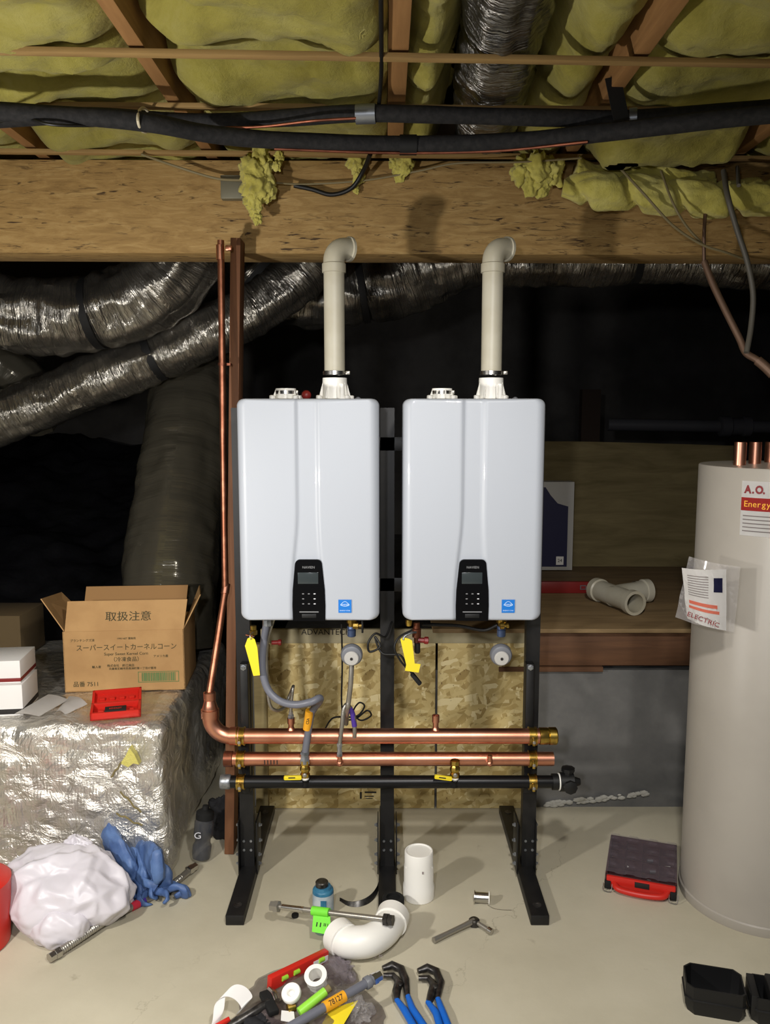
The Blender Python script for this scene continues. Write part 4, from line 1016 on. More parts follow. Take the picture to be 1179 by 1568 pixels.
# ---- booklet and papers
def sheet(name, lb, cat, px, z, h, m='paper', curl=.01, n=12):
    q = [F(x, y, z) for x, y in px]     # near-left, near-right, far-right, far-left
    def fn(u, v): return (q[0] * (1 - u) + q[1] * u) * (1 - v) + (q[3] * (1 - u) + q[2] * u) * v + Vector((0, 0, curl * math.sin(PI * u) + curl * .4 * N((u * 2, v * 2, px[0][0]))))
    mb = MB(); mb.grid(n, n, fn, -h); return mb.build(name, m, label=lb, cat=cat)
bk = sheet('booklet', 'white booklet with grey print beside the white cartons', 'booklet', [(22, 1093), (60, 1097), (105, 1071), (74, 1063)], PZ + .028, .012, curl=.004)
sheet('paper_sheet', 'loose folded white paper between the booklet and the red tool case', 'paper', [(84, 1092), (100, 1094), (134, 1078), (106, 1066)], PZ + .022, .003, curl=.012)
q = [F(x, y, PZ + .0295) for x, y in [(38, 1087), (62, 1090), (92, 1073), (74, 1068)]]
# ---- red socket case, open
ca, cb = F(138, 1108, PZ), F(216, 1101, PZ)
ex2 = (cb - ca).normalized(); ey2 = Vector((-ex2.y, ex2.x, 0)); w = (cb - ca).length
r2 = Matrix((ex2, ey2, ez_)).transposed(); o2 = ca + ez_ * .008
t = thing('socket_case', 'small open red socket case in front of the cardboard box', 'tool case', o2 + ex2 * w / 2)
def C3(x, y, z): return o2 + ex2 * x + ey2 * y + ez_ * z
def tray(nm, y0, dpt, z0, ang, hh):
    R_ = r2 @ Matrix.Rotation(ang, 3, 'X'); base = C3(w / 2, y0, z0)
    def L(x, y, z): return base + R_ @ Vector((x, y, z))
    mb = MB(); mb.box(L(0, dpt / 2, .004), (w, dpt, .008), R_, .002)
    for s_ in (-1, 1): mb.box(L(s_ * (w / 2 - .005), dpt / 2, hh / 2), (.010, dpt, hh), R_, .002)
    for yy in (.005, dpt - .005): mb.box(L(0, yy, hh / 2), (w, .010, hh), R_, .002)
    for q in range(4): mb.box(L(-w * .3 + q * w * .2, dpt * .5, .012), (w * .12, .012, .012), R_, .003)
    return mb.build(nm, 'red_plastic', t), L, R_
lo_t, L1, R1 = tray('lower_tray', 0, .080, 0, .18, .030)
hi_t, L2, R2 = tray('lid', .080, .085, .012, .40, .024)
MB().box(L1(-.0, .02, .032), (.075, .034, .004), R1, .001).build('label_plate', 'ink', lo_t)
text('SOCKET', .012, frame(L1(0, .02, .0345), ex2, R1 @ Vector((0, 1, 0))), 'red_plastic', lo_t)

# ================================================================ RIGHT: THE GREY TANK
TX, TY, TR = 1.32, 2.76, .253; TZ = 1.535
t = thing('storage_tank', 'tall grey cylindrical water tank at the right edge', 'water tank', (TX, TY, 0))
MB().lathe((TX, TY, .022), (0, 0, 1), [(TR - .02, 0), (TR, .001), (TR, TZ - .026), (TR - .003, TZ - .022), (TR - .012, TZ - .022), (.02, TZ - .012)], 96).build('jacket', 'tank', t)
MB().lathe((TX, TY, .0), (0, 0, 1), [(TR + .004, 0), (TR + .005, .002), (TR + .005, .03), (TR + .001, .034), (TR - .01, .034)], 96).build('base_ring', 'tank', t)
for i, px in enumerate((1133, 1156, 1180)):
    c = P(px, 700, 2.70 + .03 * i)
    MB().lathe((c.x, c.y, TZ - .012), (0, 0, 1), [(.019, 0), (.019, P(px, 677, c.y).z - TZ + .012)], 24).build('copper_stub', 'copper', t)
def surf(az, z, off=.0012): return Vector((TX + (TR + off) * math.cos(az), TY + (TR + off) * math.sin(az), z))
def az_for(px, py):       # azimuth on the tank where the picture shows px at height row py
    best = None
    for k in range(400):
        a = -PI * .98 + k * PI * .6 / 400; p = surf(a, 1.0); d = P(px, py, p.y)
        e = abs(d.x - p.x)
        if best is None or e < best[0]: best = (e, a)
    return best[1]
def zat(a, py): return P(0, py, surf(a, 0).y).z
def patch(nm, az0, az1, z0, z1, m, off, par, n=14, fnz=None):
    def fn(u, v):
        a = az0 + (az1 - az0) * u; return surf(a, z0 + (z1 - z0) * v + (fnz(u) if fnz else 0), off)
    mb = MB(); mb.grid(n, 2, fn, .0006); return mb.build(nm, m, par)
aL, aR = az_for(1135, 770), az_for(1215, 770)
am = (aL + aR) / 2
zT, zM1, zM2, zB_ = zat(aL, 736), zat(aL, 761), zat(aL, 781), zat(aL, 819)
lb_ = patch('rating_label', aL, aR, zB_, zT, 'paper', .0012, t)
patch('red_band', aL + .002, aR, zM2, zM1, 'red_ink', .0022, lb_)
def curved(s_, size, a0, z, m, par, gap, sx=1., off=.003, bold=0.):
    a = a0
    for ch in s_:
        if ch != ' ':
            p = surf(a, z, off); tx = Vector((-math.sin(a), math.cos(a), 0))
            text(ch, size, frame(p, tx, (0, 0, 1)), m, par, align='LEFT', sx=sx, bold=bold)
        a += gap * (.42 if ch in '.I' else (1.25 if ch == 'M' else 1)) / TR
def curved_one(s_, size, a0, z, m, par, gap, sx=1., bold=0.):   # one object of lettering wrapped round the tank
    before = set(COL.objects); curved(s_, size, a0, z, m, par, gap, sx, bold=bold)
    new = [o for o in COL.objects if o not in before]
    bm = bmesh.new()
    for o in new: bm.from_mesh(o.data)
    me = bpy.data.meshes.new('lettering'); bm.to_mesh(me); bm.free(); me.materials.append(M[m])
    for o in new: bpy.data.objects.remove(o)
    q = bpy.data.objects.new('lettering', me); COL.objects.link(q); q.parent = par
curved_one('A.O. SMITH', .034, aL + .040, zT - .027, 'dark_red_ink', lb_, .0222, .84, bold=.0015)
curved_one('Energy Saver', .027, aL + .035, (zM1 + zM2) / 2, 'orange_tag', lb_, .0135)
for q in range(5):
    patch('small_print', aL + .03, aR - .03, zM2 - .018 - .012 * q, zM2 - .0145 - .012 * q, 'paper_print', .0022, lb_)
# document pouch
t2 = thing('document_pouch', 'clear plastic pouch of folded papers taped to the grey tank', 'pouch', P(1085, 960, 2.60))
a0, a1 = az_for(1072, 900), az_for(1128, 900)
q0, q1 = P(1034, 905, 2.66), P(1122, 905, 2.53)
def pch(u, v, off, tl, tr_, bl_, br2):
    p = (tl * (1 - u) + tr_ * u) * (1 - v) + (bl_ * (1 - u) + br2 * u) * v
    p = Vector(p); 
    return p + Vector((-.012 * math.sin(PI * u) - .003 * N((u * 4, v * 4, 1)) - off * .7, -.02 * math.sin(PI * u) - off, 0))
Yq = 2.50
A = [P(1055, 852, Yq + .08), P(1134, 868, Yq), P(1034, 945, Yq + .07), P(1124, 968, Yq)]
MB().grid(16, 16, lambda u, v: pch(u, v, 0, *A), .0006).build('pouch_film', 'clear', t2)
A2 = [P(1045, 869, Yq + .06), P(1113, 871, Yq), P(1053, 946, Yq + .06), P(1113, 965, Yq)]
A2 = [a for a in A2]
pp = MB().grid(16, 16, lambda u, v: pch(u, v, .006, *A2), .0014).build('paper', 'paper', t2)
def onp(u, v, off=.008): return pch(u, v, off, *A2)
def strip_on(nm, u0, u1, v0, v1, m):
    return MB().grid(6, 2, lambda u, v: onp(u0 + (u1 - u0) * u, v0 + (v1 - v0) * v), .0004).build(nm, m, pp)
for q in range(9): strip_on('printed_line', .12, .62, .12 + q * .045, .133 + q * .045, 'paper_print')
strip_on('printed_band', .12, .8, .60, .66, 'red_print'); strip_on('printed_band', .1, .85, .70, .75, 'red_print')
strip_on('dark_logo', .74, .93, .14, .38, 'navy')
vx = onp(.7, .88) - onp(.2, .85); vy = onp(.5, .4) - onp(.5, .9)
text('ELECTRIC', .021, frame(onp(.48, .885, .0105), vx, vy), 'dark_red_ink', pp, sx=1.1)
# ================================================================ THINGS ON THE FLOOR
def blob(c, r, seed, amp, scale, sub=5, freq=1.5, ridged=.0):
    mb = MB()
    mb.ico(c, r, sub, lambda d: 1 + amp * fbm((d.x + seed, d.y, d.z), freq, 4) - ridged * abs(N((d.x + seed, d.y * 1.0, d.z), freq * 2.2)), scale)
    return mb
def floorclip(mb, z=.0):
    for v in mb.bm.verts:
        if v.co.z < z: v.co.z = z + .0004 * random.random()
    return mb
# white bag
c = F(100, 1440, 0); c = P(100, 1385, c.y + .12)
t = thing('plastic_bag', 'crumpled white plastic bag on the floor in front of the foil wrapped duct', 'bag', (c.x, c.y, 0))
def vor(p):
    d, _ = noise.voronoi(p); return d[1] - d[0]
def crum(d, seed, fr, st=.55):
    w = Vector((d.x * fr + seed, d.y * fr, d.z * fr * st)); w += Vector((N(w, .7), N(w + Vector((4, 0, 0)), .7), N(w + Vector((0, 9, 0)), .7))) * .35
    return .5 - min(vor(w), .8)
def bagf(d): return 1.03 + .16 * fbm((d.x + 3, d.y, d.z), .9, 2) + .34 * crum(d, 5, 1.15) + .13 * crum(d, 9, 2.6, .8)
mb = MB(); mb.ico((c.x + .0, c.y + .01, .095), .172, 6, bagf, (1.04, .76, .72)); floorclip(mb)
mb.build('bag_body', 'bag', t, ang=180)
q = P(122, 1300, c.y + .09)
def topf(d): return (.62 + .38 * min(1, max(0, .5 - d.z * .8))) * (1 + .1 * fbm((d.x, d.y, d.z + 8), 1.2, 3) + .34 * crum(d, 3, 1.5, .3) + .12 * crum(d, 8, 3.5, .4))
mb = MB(); mb.ico((q.x + .0, q.y - .02, q.z - .065), .105, 6, topf, (.95, .6, 1.65)); mb.build('bag_top', 'bag', t, ang=180)
q = P(80, 1430, c.y - .16)
mb = MB(); mb.ico((q.x + .01, q.y + .04, .05), .085, 5, lambda d: 1 + .1 * fbm((d.x, d.y + 3, d.z), 1.2, 3) + .2 * crum(d, 7, 1.2), (1.05, .75, .8)); floorclip(mb); mb.build('bag_corner', 'bag', t, ang=180)
# blue gloves
def glove(c, ang, pitch, lb, seed, s=1.0, roll=0.):
    t = thing('disposable_glove', lb, 'glove', (c[0], c[1], 0), 0, 'blue gloves beside the white bag')
    R_ = Matrix.Rotation(ang, 3, 'Z') @ Matrix.Rotation(pitch, 3, 'Y') @ Matrix.Rotation(roll, 3, 'X')
    base = Vector(c); mb = MB()
    def L(x, y, z): return base + R_ @ (Vector((x, y, z)) * s)
    mb.tube([L(-.12, .01, .0), L(-.09, 0, .004), L(-.045, .0, .016), L(0, 0, .012), L(.04, 0, 0), L(.055, 0, -.004)],
            lambda u, th, LL: s * (.046 + .004 * math.sin(u * 9)) * (1 if u < .8 else max(.3, 1 - (u - .8) * 3)) * (1 + .25 * crum(Vector((math.cos(th), math.sin(th), LL * 9)), seed, 1.6, 1)), 40, 8, flat=.42)
    for k, (y, ln) in enumerate(((-.030, .055), (-.011, .066), (.009, .062), (.029, .05))):
        b = math.sin(seed * 2.3 + k * 1.9)
        mb.tube([L(.03, y, -.003), L(.055, y * 1.1, .0), L(.055 + ln * .45, y * 1.15 + b * .012, .016 + b * .006), L(.05 + ln * .75, y * 1.1 + b * .025, .004 + b * .004), L(.045 + ln * .72, y + b * .034, -.014)],
                lambda u, th, LL: s * .0118 * (1 - .3 * u * u) * (1 + .3 * crum(Vector((math.cos(th), math.sin(th), LL * 30)), seed + k, 1.2, 1)), 16, 6, flat=.6)
    mb.tube([L(-.02, -.03, 0), L(.0, -.05, .008), L(.022, -.052, .016), L(.04, -.045, .012)], lambda u, th, LL: s * .0135 * (1 - .3 * u), 16, 6, flat=.6)
    for v in mb.bm.verts:
        p = v.co; p += Vector((fbm(p, 14, 3), fbm(p + Vector((5, 0, 0)), 14, 3), fbm(p + Vector((0, 7, 0)), 14, 3))) * .010
        if p.z < .002: p.z = .002
    return mb.build('glove_body', 'nitrile', t, ang=180)
g = F(200, 1372, 0)
glove((g.x - .035, g.y + .05, .085), -.8, .55, 'blue glove with an open rolled cuff, uppermost on the pile beside the white bag', 1, 1.3)
glove((g.x + .04, g.y + .05, .05), -1.3, .35, 'blue glove in the middle of the pile, its fingers hanging toward the steel connector', 3, 1.25, .5)
glove((g.x + .085, g.y + .03, .04), -.5, .2, 'flat blue glove at the right foot of the pile, over the steel connector', 5, 1.25, -.3)
glove((g.x + .05, g.y + .045, .10), 2.2, .35, 'blue glove resting highest against the foil wrapped duct', 8, 1.15)
# corrugated connector with a red and purple label
def hexnut(p, d, r, l, mb): mb.lathe(p, d, [(r * .8, 0), (r, .002), (r, l * .5), (r * .86, l * .52), (r * .86, l), (r * .6, l)], 6)
a, b = F(84, 1462, .018), F(294, 1331, .018)
dl = (b - a).normalized(); Lh = (b - a).length
t = thing('corrugated_connector', 'long ribbed steel water connector on the floor, in front of the white bag', 'connector', a)
pts = [a + dl * (Lh * k / 12) + Vector((0, 0, .010 * math.sin(k * .55))) + Vector((.006 * math.sin(k * .8), 0, 0)) for k in range(13)]
MB().tube(pts, lambda u, th, LL: .0125 * (1 + (.10 * math.sin(LL * 900) if .02 < u < .42 or .75 < u < .9 else 0)), 16, 30).build('tube', 'steel_dark', t)
for p, d in ((pts[0], -dl), (pts[-1], dl)):
    mb = MB(); hexnut(p - d * .02, d, .0175, .04, mb); mb.build('nut', 'steel', t)
MB().tube([pts[6] * .7 + pts[7] * .3, pts[7] * .9 + pts[6] * .1], .0145, 18).build('red_label', 'redlabel', t)
MB().tube([pts[7] * .9 + pts[6] * .1, pts[7] * .6 + pts[8] * .4], .0144, 18).build('purple_label', 'purple', t)
# bottle with G
bb = F(308, 1318, 0)
t = thing('drink_bottle', 'dark smoky squeeze bottle with a pale letter G beside the foil wrapped duct', 'bottle', bb)
bb.z = 0; tilt = Vector((.10, .08, 1)).normalized()
MB().lathe(bb + Vector((0, 0, .012)), tilt, [(.026, 0), (.034, .004), (.036, .02), (.036, .05), (.030, .062), (.030, .078), (.037, .09), (.037, .14), (.032, .158)], 36).build('bottle_body', 'bottle', t)
MB().lathe(bb + Vector((0, 0, .012)) + tilt * .155, tilt, [(.034, 0), (.034, .025), (.028, .03), (.014, .036), (.012, .05), (.006, .052)], 36).build('cap', 'rubber', t)
text('G', .036, frame(bb + Vector((-.002, -.036, .12)), (1, .05, 0), (.08, 0, 1)), 'button', t, sx=1.1)
# black gloves / cloth
def cloth(nm, lb, cat, c, r, seed, sc=(1, 1, .6), m='black_cloth', amp=.5):
    mb = MB(); mb.ico(c, r, 5, lambda d: 1 + amp * fbm((d.x + seed, d.y, d.z), 1.4, 5) - .3 * abs(N((d.x + seed, d.y, d.z), 3.4)), sc); floorclip(mb); return mb.build(nm, m, label=lb, cat=cat, ang=180)
g2 = F(338, 1300, 0)
cloth('work_glove', 'dark crumpled cloth heap behind the bottle, between the foil wrapped duct and the rack', 'cloth', (g2.x + .01, g2.y + .10, .08), .085, 2, (1.0, .6, 1.15))
# red thing at the far left edge
q = F(-14, 1478, 0)
t = thing('red_container', 'red plastic container cut by the left edge of the view', 'container', (q.x - .1, q.y, 0))
MB().lathe((q.x - .105, q.y + .1, 0), (0, 0, 1), [(.10, 0), (.112, .006), (.122, .20), (.124, .215), (.112, .225), (.08, .228)], 48).build('body', 'red_plastic', t)
# ---- standing pvc coupling
c = F(641, 1372, 0); R = .0515
hgt = P(641, 1302, c.y).z
t = thing('pvc_coupling', 'tall white pvc fitting standing upright on the floor right of the middle foot', 'pvc fitting', (c.x, c.y, 0))
MB().lathe((c.x, c.y, 0), (0, 0, 1), [(R - .004, 0), (R + .002, 0), (R + .004, .002), (R + .004, .046), (R + .001, .052), (R + .001, hgt - .056), (R - .001, hgt - .05), (R - .001, hgt - .003), (R - .003, hgt), (R - .006, hgt), (R - .007, hgt - .004), (R - .02, hgt - .005)], 56).build('body', 'pvc_white', t)
mb = MB()
for s_ in (-1, 1):
    pts = [(c.x + s_ * (R * .88), c.y - R * .42, z) for z in (.048, .09, hgt - .05)]
    mb.tube(pts, .0028, 8)
mb.build('mould_rib', 'pvc_white', t)
MB().box((c.x + .012, c.y - R - .0005, hgt * .68), (.006, .0012, .009)).build('stamp', 'paper_print', t)
# ---- big pvc elbow lying with a black cap
e0, e1 = F(545, 1440, .055), F(598, 1425, .055)
t = thing('pvc_elbow', 'big glossy white pvc elbow lying on the floor below the lime tagged connector', 'pvc fitting', (e0.x, e0.y, 0))
R = .048
pa = [F(520, 1434, .055), F(528, 1441, .056), F(545, 1443, .058), F(566, 1440, .058), F(586, 1428, .058), F(598, 1413, .060), F(602, 1402, .062)]
MB().tube(pa, R, 40, 6, False).build('bend', 'pvc_white', t)
def hub2(nm, p, d, R, l):
    return MB().lathe(p - d * l, d, [(R, 0), (R + .006, .001), (R + .0065, l), (R + .004, l + .002), (R - .006, l + .002), (R - .008, l - .004), (R - .008, 0)], 44, False).build(nm, 'pvc_white', t)
d0 = (pa[0] - pa[1]).normalized(); d1 = (pa[-1] - pa[-2]).normalized()
hub2('left_hub', pa[0] + d0 * .012, d0, R, .045); hub2('right_hub', pa[-1] + d1 * .004, d1, R, .042)
d1 = (pa[-1] - pa[-2]).normalized()
MB().lathe(pa[-1] - d1 * .03, d1, [(R - .009, 0), (R - .009, .002), (.01, .003)], 40).build('inner_wall', 'pvc_white', t)
text('SCH 40  90', .012, frame(F(572, 1461, .022) + Vector((0, -.012, .0)), (1, .1, 0), (0, .35, 1)), 'paper_print', t)
# black cap / roll behind it
c = F(600, 1393, 0)
t = thing('tape_roll', 'roll with a black top standing against the middle foot', 'tape roll', (c.x, c.y + .0, 0))
c = F(603, 1402, 0)
MB().lathe((c.x - .002, c.y + .01, 0), (0, 0, 1), [(.032, 0), (.036, .002), (.036, .038), (.030, .040)], 40).build('roll', 'paper_print', t)
MB().lathe((c.x - .002, c.y + .01, .038), (0, 0, 1), [(.037, 0), (.038, .002), (.038, .020), (.035, .023), (.024, .024), (.024, .014), (.008, .013)], 40).build('cap', 'rubber', t)
# ---- blue can
c = F(495, 1396, 0)
t = thing('cement_can', 'small blue and pale can with a grey screw cap on the floor', 'can', (c.x, c.y, 0))
hc = P(495, 1356, c.y).z; r = .036
MB().lathe((c.x, c.y, 0), (0, 0, 1), [(r - .002, 0), (r, .002), (r, hc - .014), (r - .002, hc - .01), (r - .006, hc - .008), (r - .009, hc)], 40).build('can_body', 'can_blue', t)
MB().lathe((c.x, c.y, .006), (0, 0, 1), [(r + .0006, 0), (r + .0006, hc - .028)], 40, False).build('label', 'can_label', t)
MB().box((c.x + .004, c.y - r - .0012, hc * .45), (.02, .001, hc * .4)).build('label_print', 'can_blue', t)
MB().lathe((c.x - .004, c.y, hc - .002), (0, 0, 1), [(.022, 0), (.022, .016), (.019, .019), (.006, .019)], 28).build('cap', 'tool_steel', t)
# ---- jar
c = F(493, 1432, 0)
MB().lathe((c.x, c.y + .02, .0), (0, 0, 1), [(.024, 0), (.027, .003), (.027, .045), (.022, .052), (.022, .062), (.019, .062), (.019, .052), (.0235, .045), (.0235, .006), (.004, .005)], 32).build('glass_jar', 'glass_jar', label='small green tinted glass jar under the lime tagged connector', cat='jar')
# ---- connector with lime tag
a, b = F(424, 1388, .075), F(592, 1408, .118)
t = thing('steel_connector', 'straight steel connector with a lime green tag, lying over the jar and the white elbow', 'connector', (a.x, a.y, 0))
dl = (b - a).normalized()
MB().cyl(a, b, .0085, n=18).build('tube', 'steel_dark', t)
MB().cyl(a + dl * .02, a + dl * .10, .0095, n=18).build('sleeve', 'steel', t)
for p, d, m in ((a, -dl, 'steel_dark'), (b, dl, 'tool_steel')):
    mb = MB(); hexnut(p - d * .01, d, .0195, .032, mb); mb.build('nut', m, t)
m0, m1 = a + (b - a) * .335, a + (b - a) * .49
MB().cyl(m0, m1, .0145, n=20).build('lime_tag', 'green_tag', t)
tg = MB(); q = [m0 + Vector((.004, -.012, -.006)), m1 + Vector((.004, -.012, -.006)), m1 + Vector((.008, -.045, -.048)), m0 + Vector((.002, -.045, -.044))]
tg.prism(q, (0, .0006, -.0006)); tgo = tg.build('lime_tag', 'green_tag', t, smooth=False)
fx = (q[1] - q[0]); fy = (q[0] - q[3])
text('▮▮ III I', .013, frame((q[0] + q[1] + q[2] + q[3]) / 4 + Vector((0, -.0015, .0008)), fx, fy), 'ink', tgo)
c = F(452, 1404, 0)
MB().lathe((c.x, c.y, 0), (0, 0, 1), [(.010, 0), (.012, .002), (.012, .010), (.006, .012)], 16).build('rubber_stopper', 'rubber', label='tiny black rubber stopper under the steel connector with the lime tag', cat='stopper')
# ---- curved dark scrap
pp = [F(520, 1380, 0), F(534, 1388, 0), F(550, 1389, 0), F(566, 1383, 0), F(577, 1371, 0), F(583, 1352, 0)]
pp = catmull(pp, 6); mb = MB(); n_ = len(pp)
rings = []
for i, p in enumerate(pp):
    h = .006 + .026 * (i / (n_ - 1)); w = .012
    rings.append([p + Vector((0, 0, .001)), p + Vector((0, .0015, .001)), p + Vector((.0, w + .0015, h)), p + Vector((0, w, h))])
mb.skin(rings, True, True); mb.build('curved_strip', 'tool_steel', label='dark curved strip curling on the floor left of the middle foot', cat='strip')
# ---- solder spool
c = F(737, 1385, 0); r = .022
t = thing('solder_spool', 'small spool of silver solder wire on the floor right of the white coupling', 'spool', (c.x, c.y, 0))
d = Vector((1, -.12, 0)).normalized(); p = Vector((c.x - .024, c.y + .01, r))
for off in (0, .050): MB().lathe(p + d * off, d, [(r * .25, 0), (r, .0), (r, .003), (r * .25, .003)], 32).build('flange', 'steel' if off == 0 else 'pvc_white', t)
MB().lathe(p + d * .003, d, [(r * .78 * (1 + .03 * (k % 2)), .047 * k / 24) for k in range(25)], 28).build('wire_winding', 'solder', t)
e = p + d * .045 + Vector((0, -.012, -r + .003))
MB().tube([e, e + Vector((.02, -.02, 0)), e + Vector((.05, -.028, 0)), e + Vector((.08, -.03, 0))], .0009, 6, 6).build('loose_wire', 'solder', t)
# ---- ratchet
a, b, c2 = F(664, 1440, .012), F(726, 1410, .018), F(751, 1426, .012)
t = thing('ratchet_wrench', 'steel ratchet wrench with a socket extension on the floor in front of the right foot', 'wrench', (a.x, a.y, 0))
MB().tube([a, a * .7 + b * .3, a * .3 + b * .7, b], [.010, .0085, .0085, .010], 16).build('handle', 'steel_dark', t)
MB().lathe(b + Vector((0, 0, -.016)), (0, 0, 1), [(.013, 0), (.018, .003), (.018, .02), (.013, .024)], 28).build('head', 'tool_steel', t)
MB().cyl(b, c2, .007, .0075, n=16).build('extension', 'steel_dark', t)
MB().lathe(c2 - (c2 - b).normalized() * .012, (c2 - b), [(.0085, 0), (.0105, .002), (.0105, .018), (.007, .019)], 20).build('socket', 'steel', t)
# ---- red organiser case
c00, c10 = F(926, 1360, .0), F(1036, 1380, .0)
c01, c11 = F(944, 1293, .0), F(1040, 1290, .0)
ex3 = (c10 - c00).normalized(); ey3 = Vector((-ex3.y, ex3.x, 0)); w = (c10 - c00).length; dp = .295
r3 = Matrix((ex3, ey3, ez_)).transposed()
def O3(x, y, z): return c00 + ex3 * x + ey3 * y + ez_ * z
t = thing('parts_organiser', 'red parts case with a clear lid on the floor beside the grey tank', 'tool case', O3(w / 2, dp / 2, 0))
mb = MB(); mb.box(O3(w / 2, dp / 2, .004), (w, dp, .008), r3, .002)
for s_ in (0, 1): mb.box(O3(.004 + s_ * (w - .008), dp / 2, .028), (.008, dp, .056), r3, .002)
for s_ in (0, 1): mb.box(O3(w / 2, .004 + s_ * (dp - .008), .028), (w, .008, .056), r3, .002)
for k in range(1, 4): mb.box(O3(w * k / 4, dp / 2, .022), (.002, dp - .01, .04), r3)
for k in range(1, 4): mb.box(O3(w / 2, dp * k / 4, .022), (w - .01, .002, .04), r3)
case = mb.build('case_tray', 'tray_dark', t)
hd = MB(); hd.tube([O3(.03, -.002, .03), O3(.05, -.028, .022), O3(w * .5, -.036, .02), O3(w - .05, -.028, .022), O3(w - .03, -.002, .03)], .011, 14, 5); hd.build('handle', 'red_plastic', t)
MB().box(O3(w / 2, -.002, .034), (w * .96, .014, .042), r3, .004).build('front_edge', 'red_plastic', t)
lp = MB().box(O3(w * .52, -.0105, .040), (.05, .003, .02), r3, .001).build('label_plate', 'ink', t)
mb = MB()
def lidf(u, v):
    return O3(w * u, .008 + (dp - .008) * v, .060 + .0035 * (math.sin(u * 22) > .2) * (math.sin(v * 28) > -.2) + .001 * N((u * 9, v * 9, 0)))
mb.grid(40, 50, lidf, -.002); mb.build('clear_lid', 'smoke_clear', t)
random.seed(11)
for k in range(14):
    x, y = random.uniform(.15, .85) * w, random.uniform(.1, .9) * dp
    MB().cyl(O3(x, y, .016), O3(x + .02, y + .006, .016), .006, n=10).build('small_part', random.choice(['steel', 'tape', 'pvc_white']), t)
for x in (.01, w - .012):
    MB().box(O3(x, -.006, .022), (.022, .016, .03), r3, .003).build('latch', 'rubber', t)
    MB().tube([O3(x - .014, -.016, .03), O3(x - .012, -.024, .006), O3(x + .012, -.026, .006), O3(x + .016, -.016, .03)], .0018, 8, 4).build('latch_wire', 'steel', t)
# ---- black tool bin, bottom right
c0 = F(1052, 1520, 0)
t = thing('tool_bin', 'black open tool bin at the bottom right corner', 'tool bin', (c0.x + .14, c0.y + .05, 0))
def shell(x0, y0, w, d, h, z0, rot, name, ch=.02, wall=.004, chl=True):
    R_ = Matrix.Rotation(rot, 3, 'Z'); o = Vector((x0, y0, z0))
    base = [(ch, 0), (w - ch * .5, 0), (w, ch * .5), (w, d - ch), (w - ch, d), (ch, d), (0, d - ch), (0, ch)]
    def ring(inset, z, k=1): 
        cxx, cyy = w / 2, d / 2
        return [o + R_ @ Vector((cxx + (x - cxx) * (1 - inset / (w / 2)) * k, cyy + (y - cyy) * (1 - inset / (d / 2)) * k, z)) for x, y in base]
    mb = MB(); mb.skin([ring(0, 0, .90), ring(0, h * .25, .99), ring(0, h * .5), ring(-.003, h * .52), ring(-.003, h * .56), ring(0, h * .58), ring(0, h), ring(wall, h), ring(wall, h * .3, .97), ring(wall, wall, .88)], True, True)
    return mb.build(name, 'black_plastic', t)
q0, q1 = F(1050, 1475, .085), F(1132, 1488, .085); q2 = F(1052, 1510, .085)
rt = math.atan2(q1.y - q0.y, q1.x - q0.x)
shell(q2.x - .003, q2.y - .004, (q1 - q0).length + .012, .115, .085, 0, rt, 'bin')
ax_ = Vector((math.cos(rt), math.sin(rt), 0)); ay_ = Vector((-ax_.y, ax_.x, 0))
o4 = Vector((q2.x, q2.y, 0)) + ax_ * ((q1 - q0).length + .022)
shell(o4.x, o4.y, .17, .11, .082, 0, rt, 'side_bin')
r4 = Matrix((ax_, ay_, ez_)).transposed()
MB().box(o4 + ax_ * .012 + ay_ * .055 + ez_ * .055, (.02, .10, .06), r4, .002).build('divider', 'black_plastic', t)
MB().box(o4 + ax_ * .075 + ay_ * .05 + ez_ * .06, (.05, .10, .075), r4, .004).build('pocket', 'plastic_grey' if 0 else 'black_plastic', t)
# ================================================================ CLUTTER IN THE FOREGROUND
def onf(px, py, z): return F(px, py, z)
# clear parts bag under the clutter
qs = [F(395, 1500, 0), F(520, 1458, 0), F(590, 1560, 0), F(560, 1640, 0), F(300, 1640, 0), F(330, 1590, 0)]
cc = F(470, 1560, 0)
def bagfn(u, v):
    a = u * 2 * PI; k = int(u * 6) % 6; f = u * 6 - int(u * 6)
    e = qs[k] * (1 - f) + qs[(k + 1) % 6] * f
    e = e + (e - cc).normalized() * .03 * fbm((math.cos(a), math.sin(a), 0), 2.4, 4)
    p = cc * (1 - v) + e * v
    p.z = .006 + .035 * (1 - v ** 3) * (1 + .8 * fbm(p, 9, 3)) ; p.z = max(p.z, .003); return p
MB().grid(90, 30, bagfn).build('parts_bag', mat('smoky plastic bag', (96, 84, 84), .25, alpha=.55, spec=.7, bump=.6, bscale=30, bdist=.01), label='smoky clear plastic bag spread under the loose fittings at the bottom', cat='bag')
# red level
a, b = F(412, 1506, .062), F(500, 1463, .045)
t = thing('spirit_level', 'bright red level with green vials among the loose fittings', 'level', (a.x, a.y, 0))
MB().span(a, b, .022, .040, bev=.003).build('body', 'red_plastic', t)
dl = (b - a).normalized(); nn = Vector((dl.y, -dl.x, .0)).normalized()
for k in (.22, .42, .86):
    p = a.lerp(b, k) + nn * .0115 + Vector((0, 0, .004)); MB().cyl(p - dl * .010, p + dl * .010, .007, n=14).build('vial', 'level_vial', t)
MB().span(a.lerp(b, .72) + nn * .0118, a.lerp(b, .98) + nn * .0118, .001, .018).build('label_plate', 'paper', t)
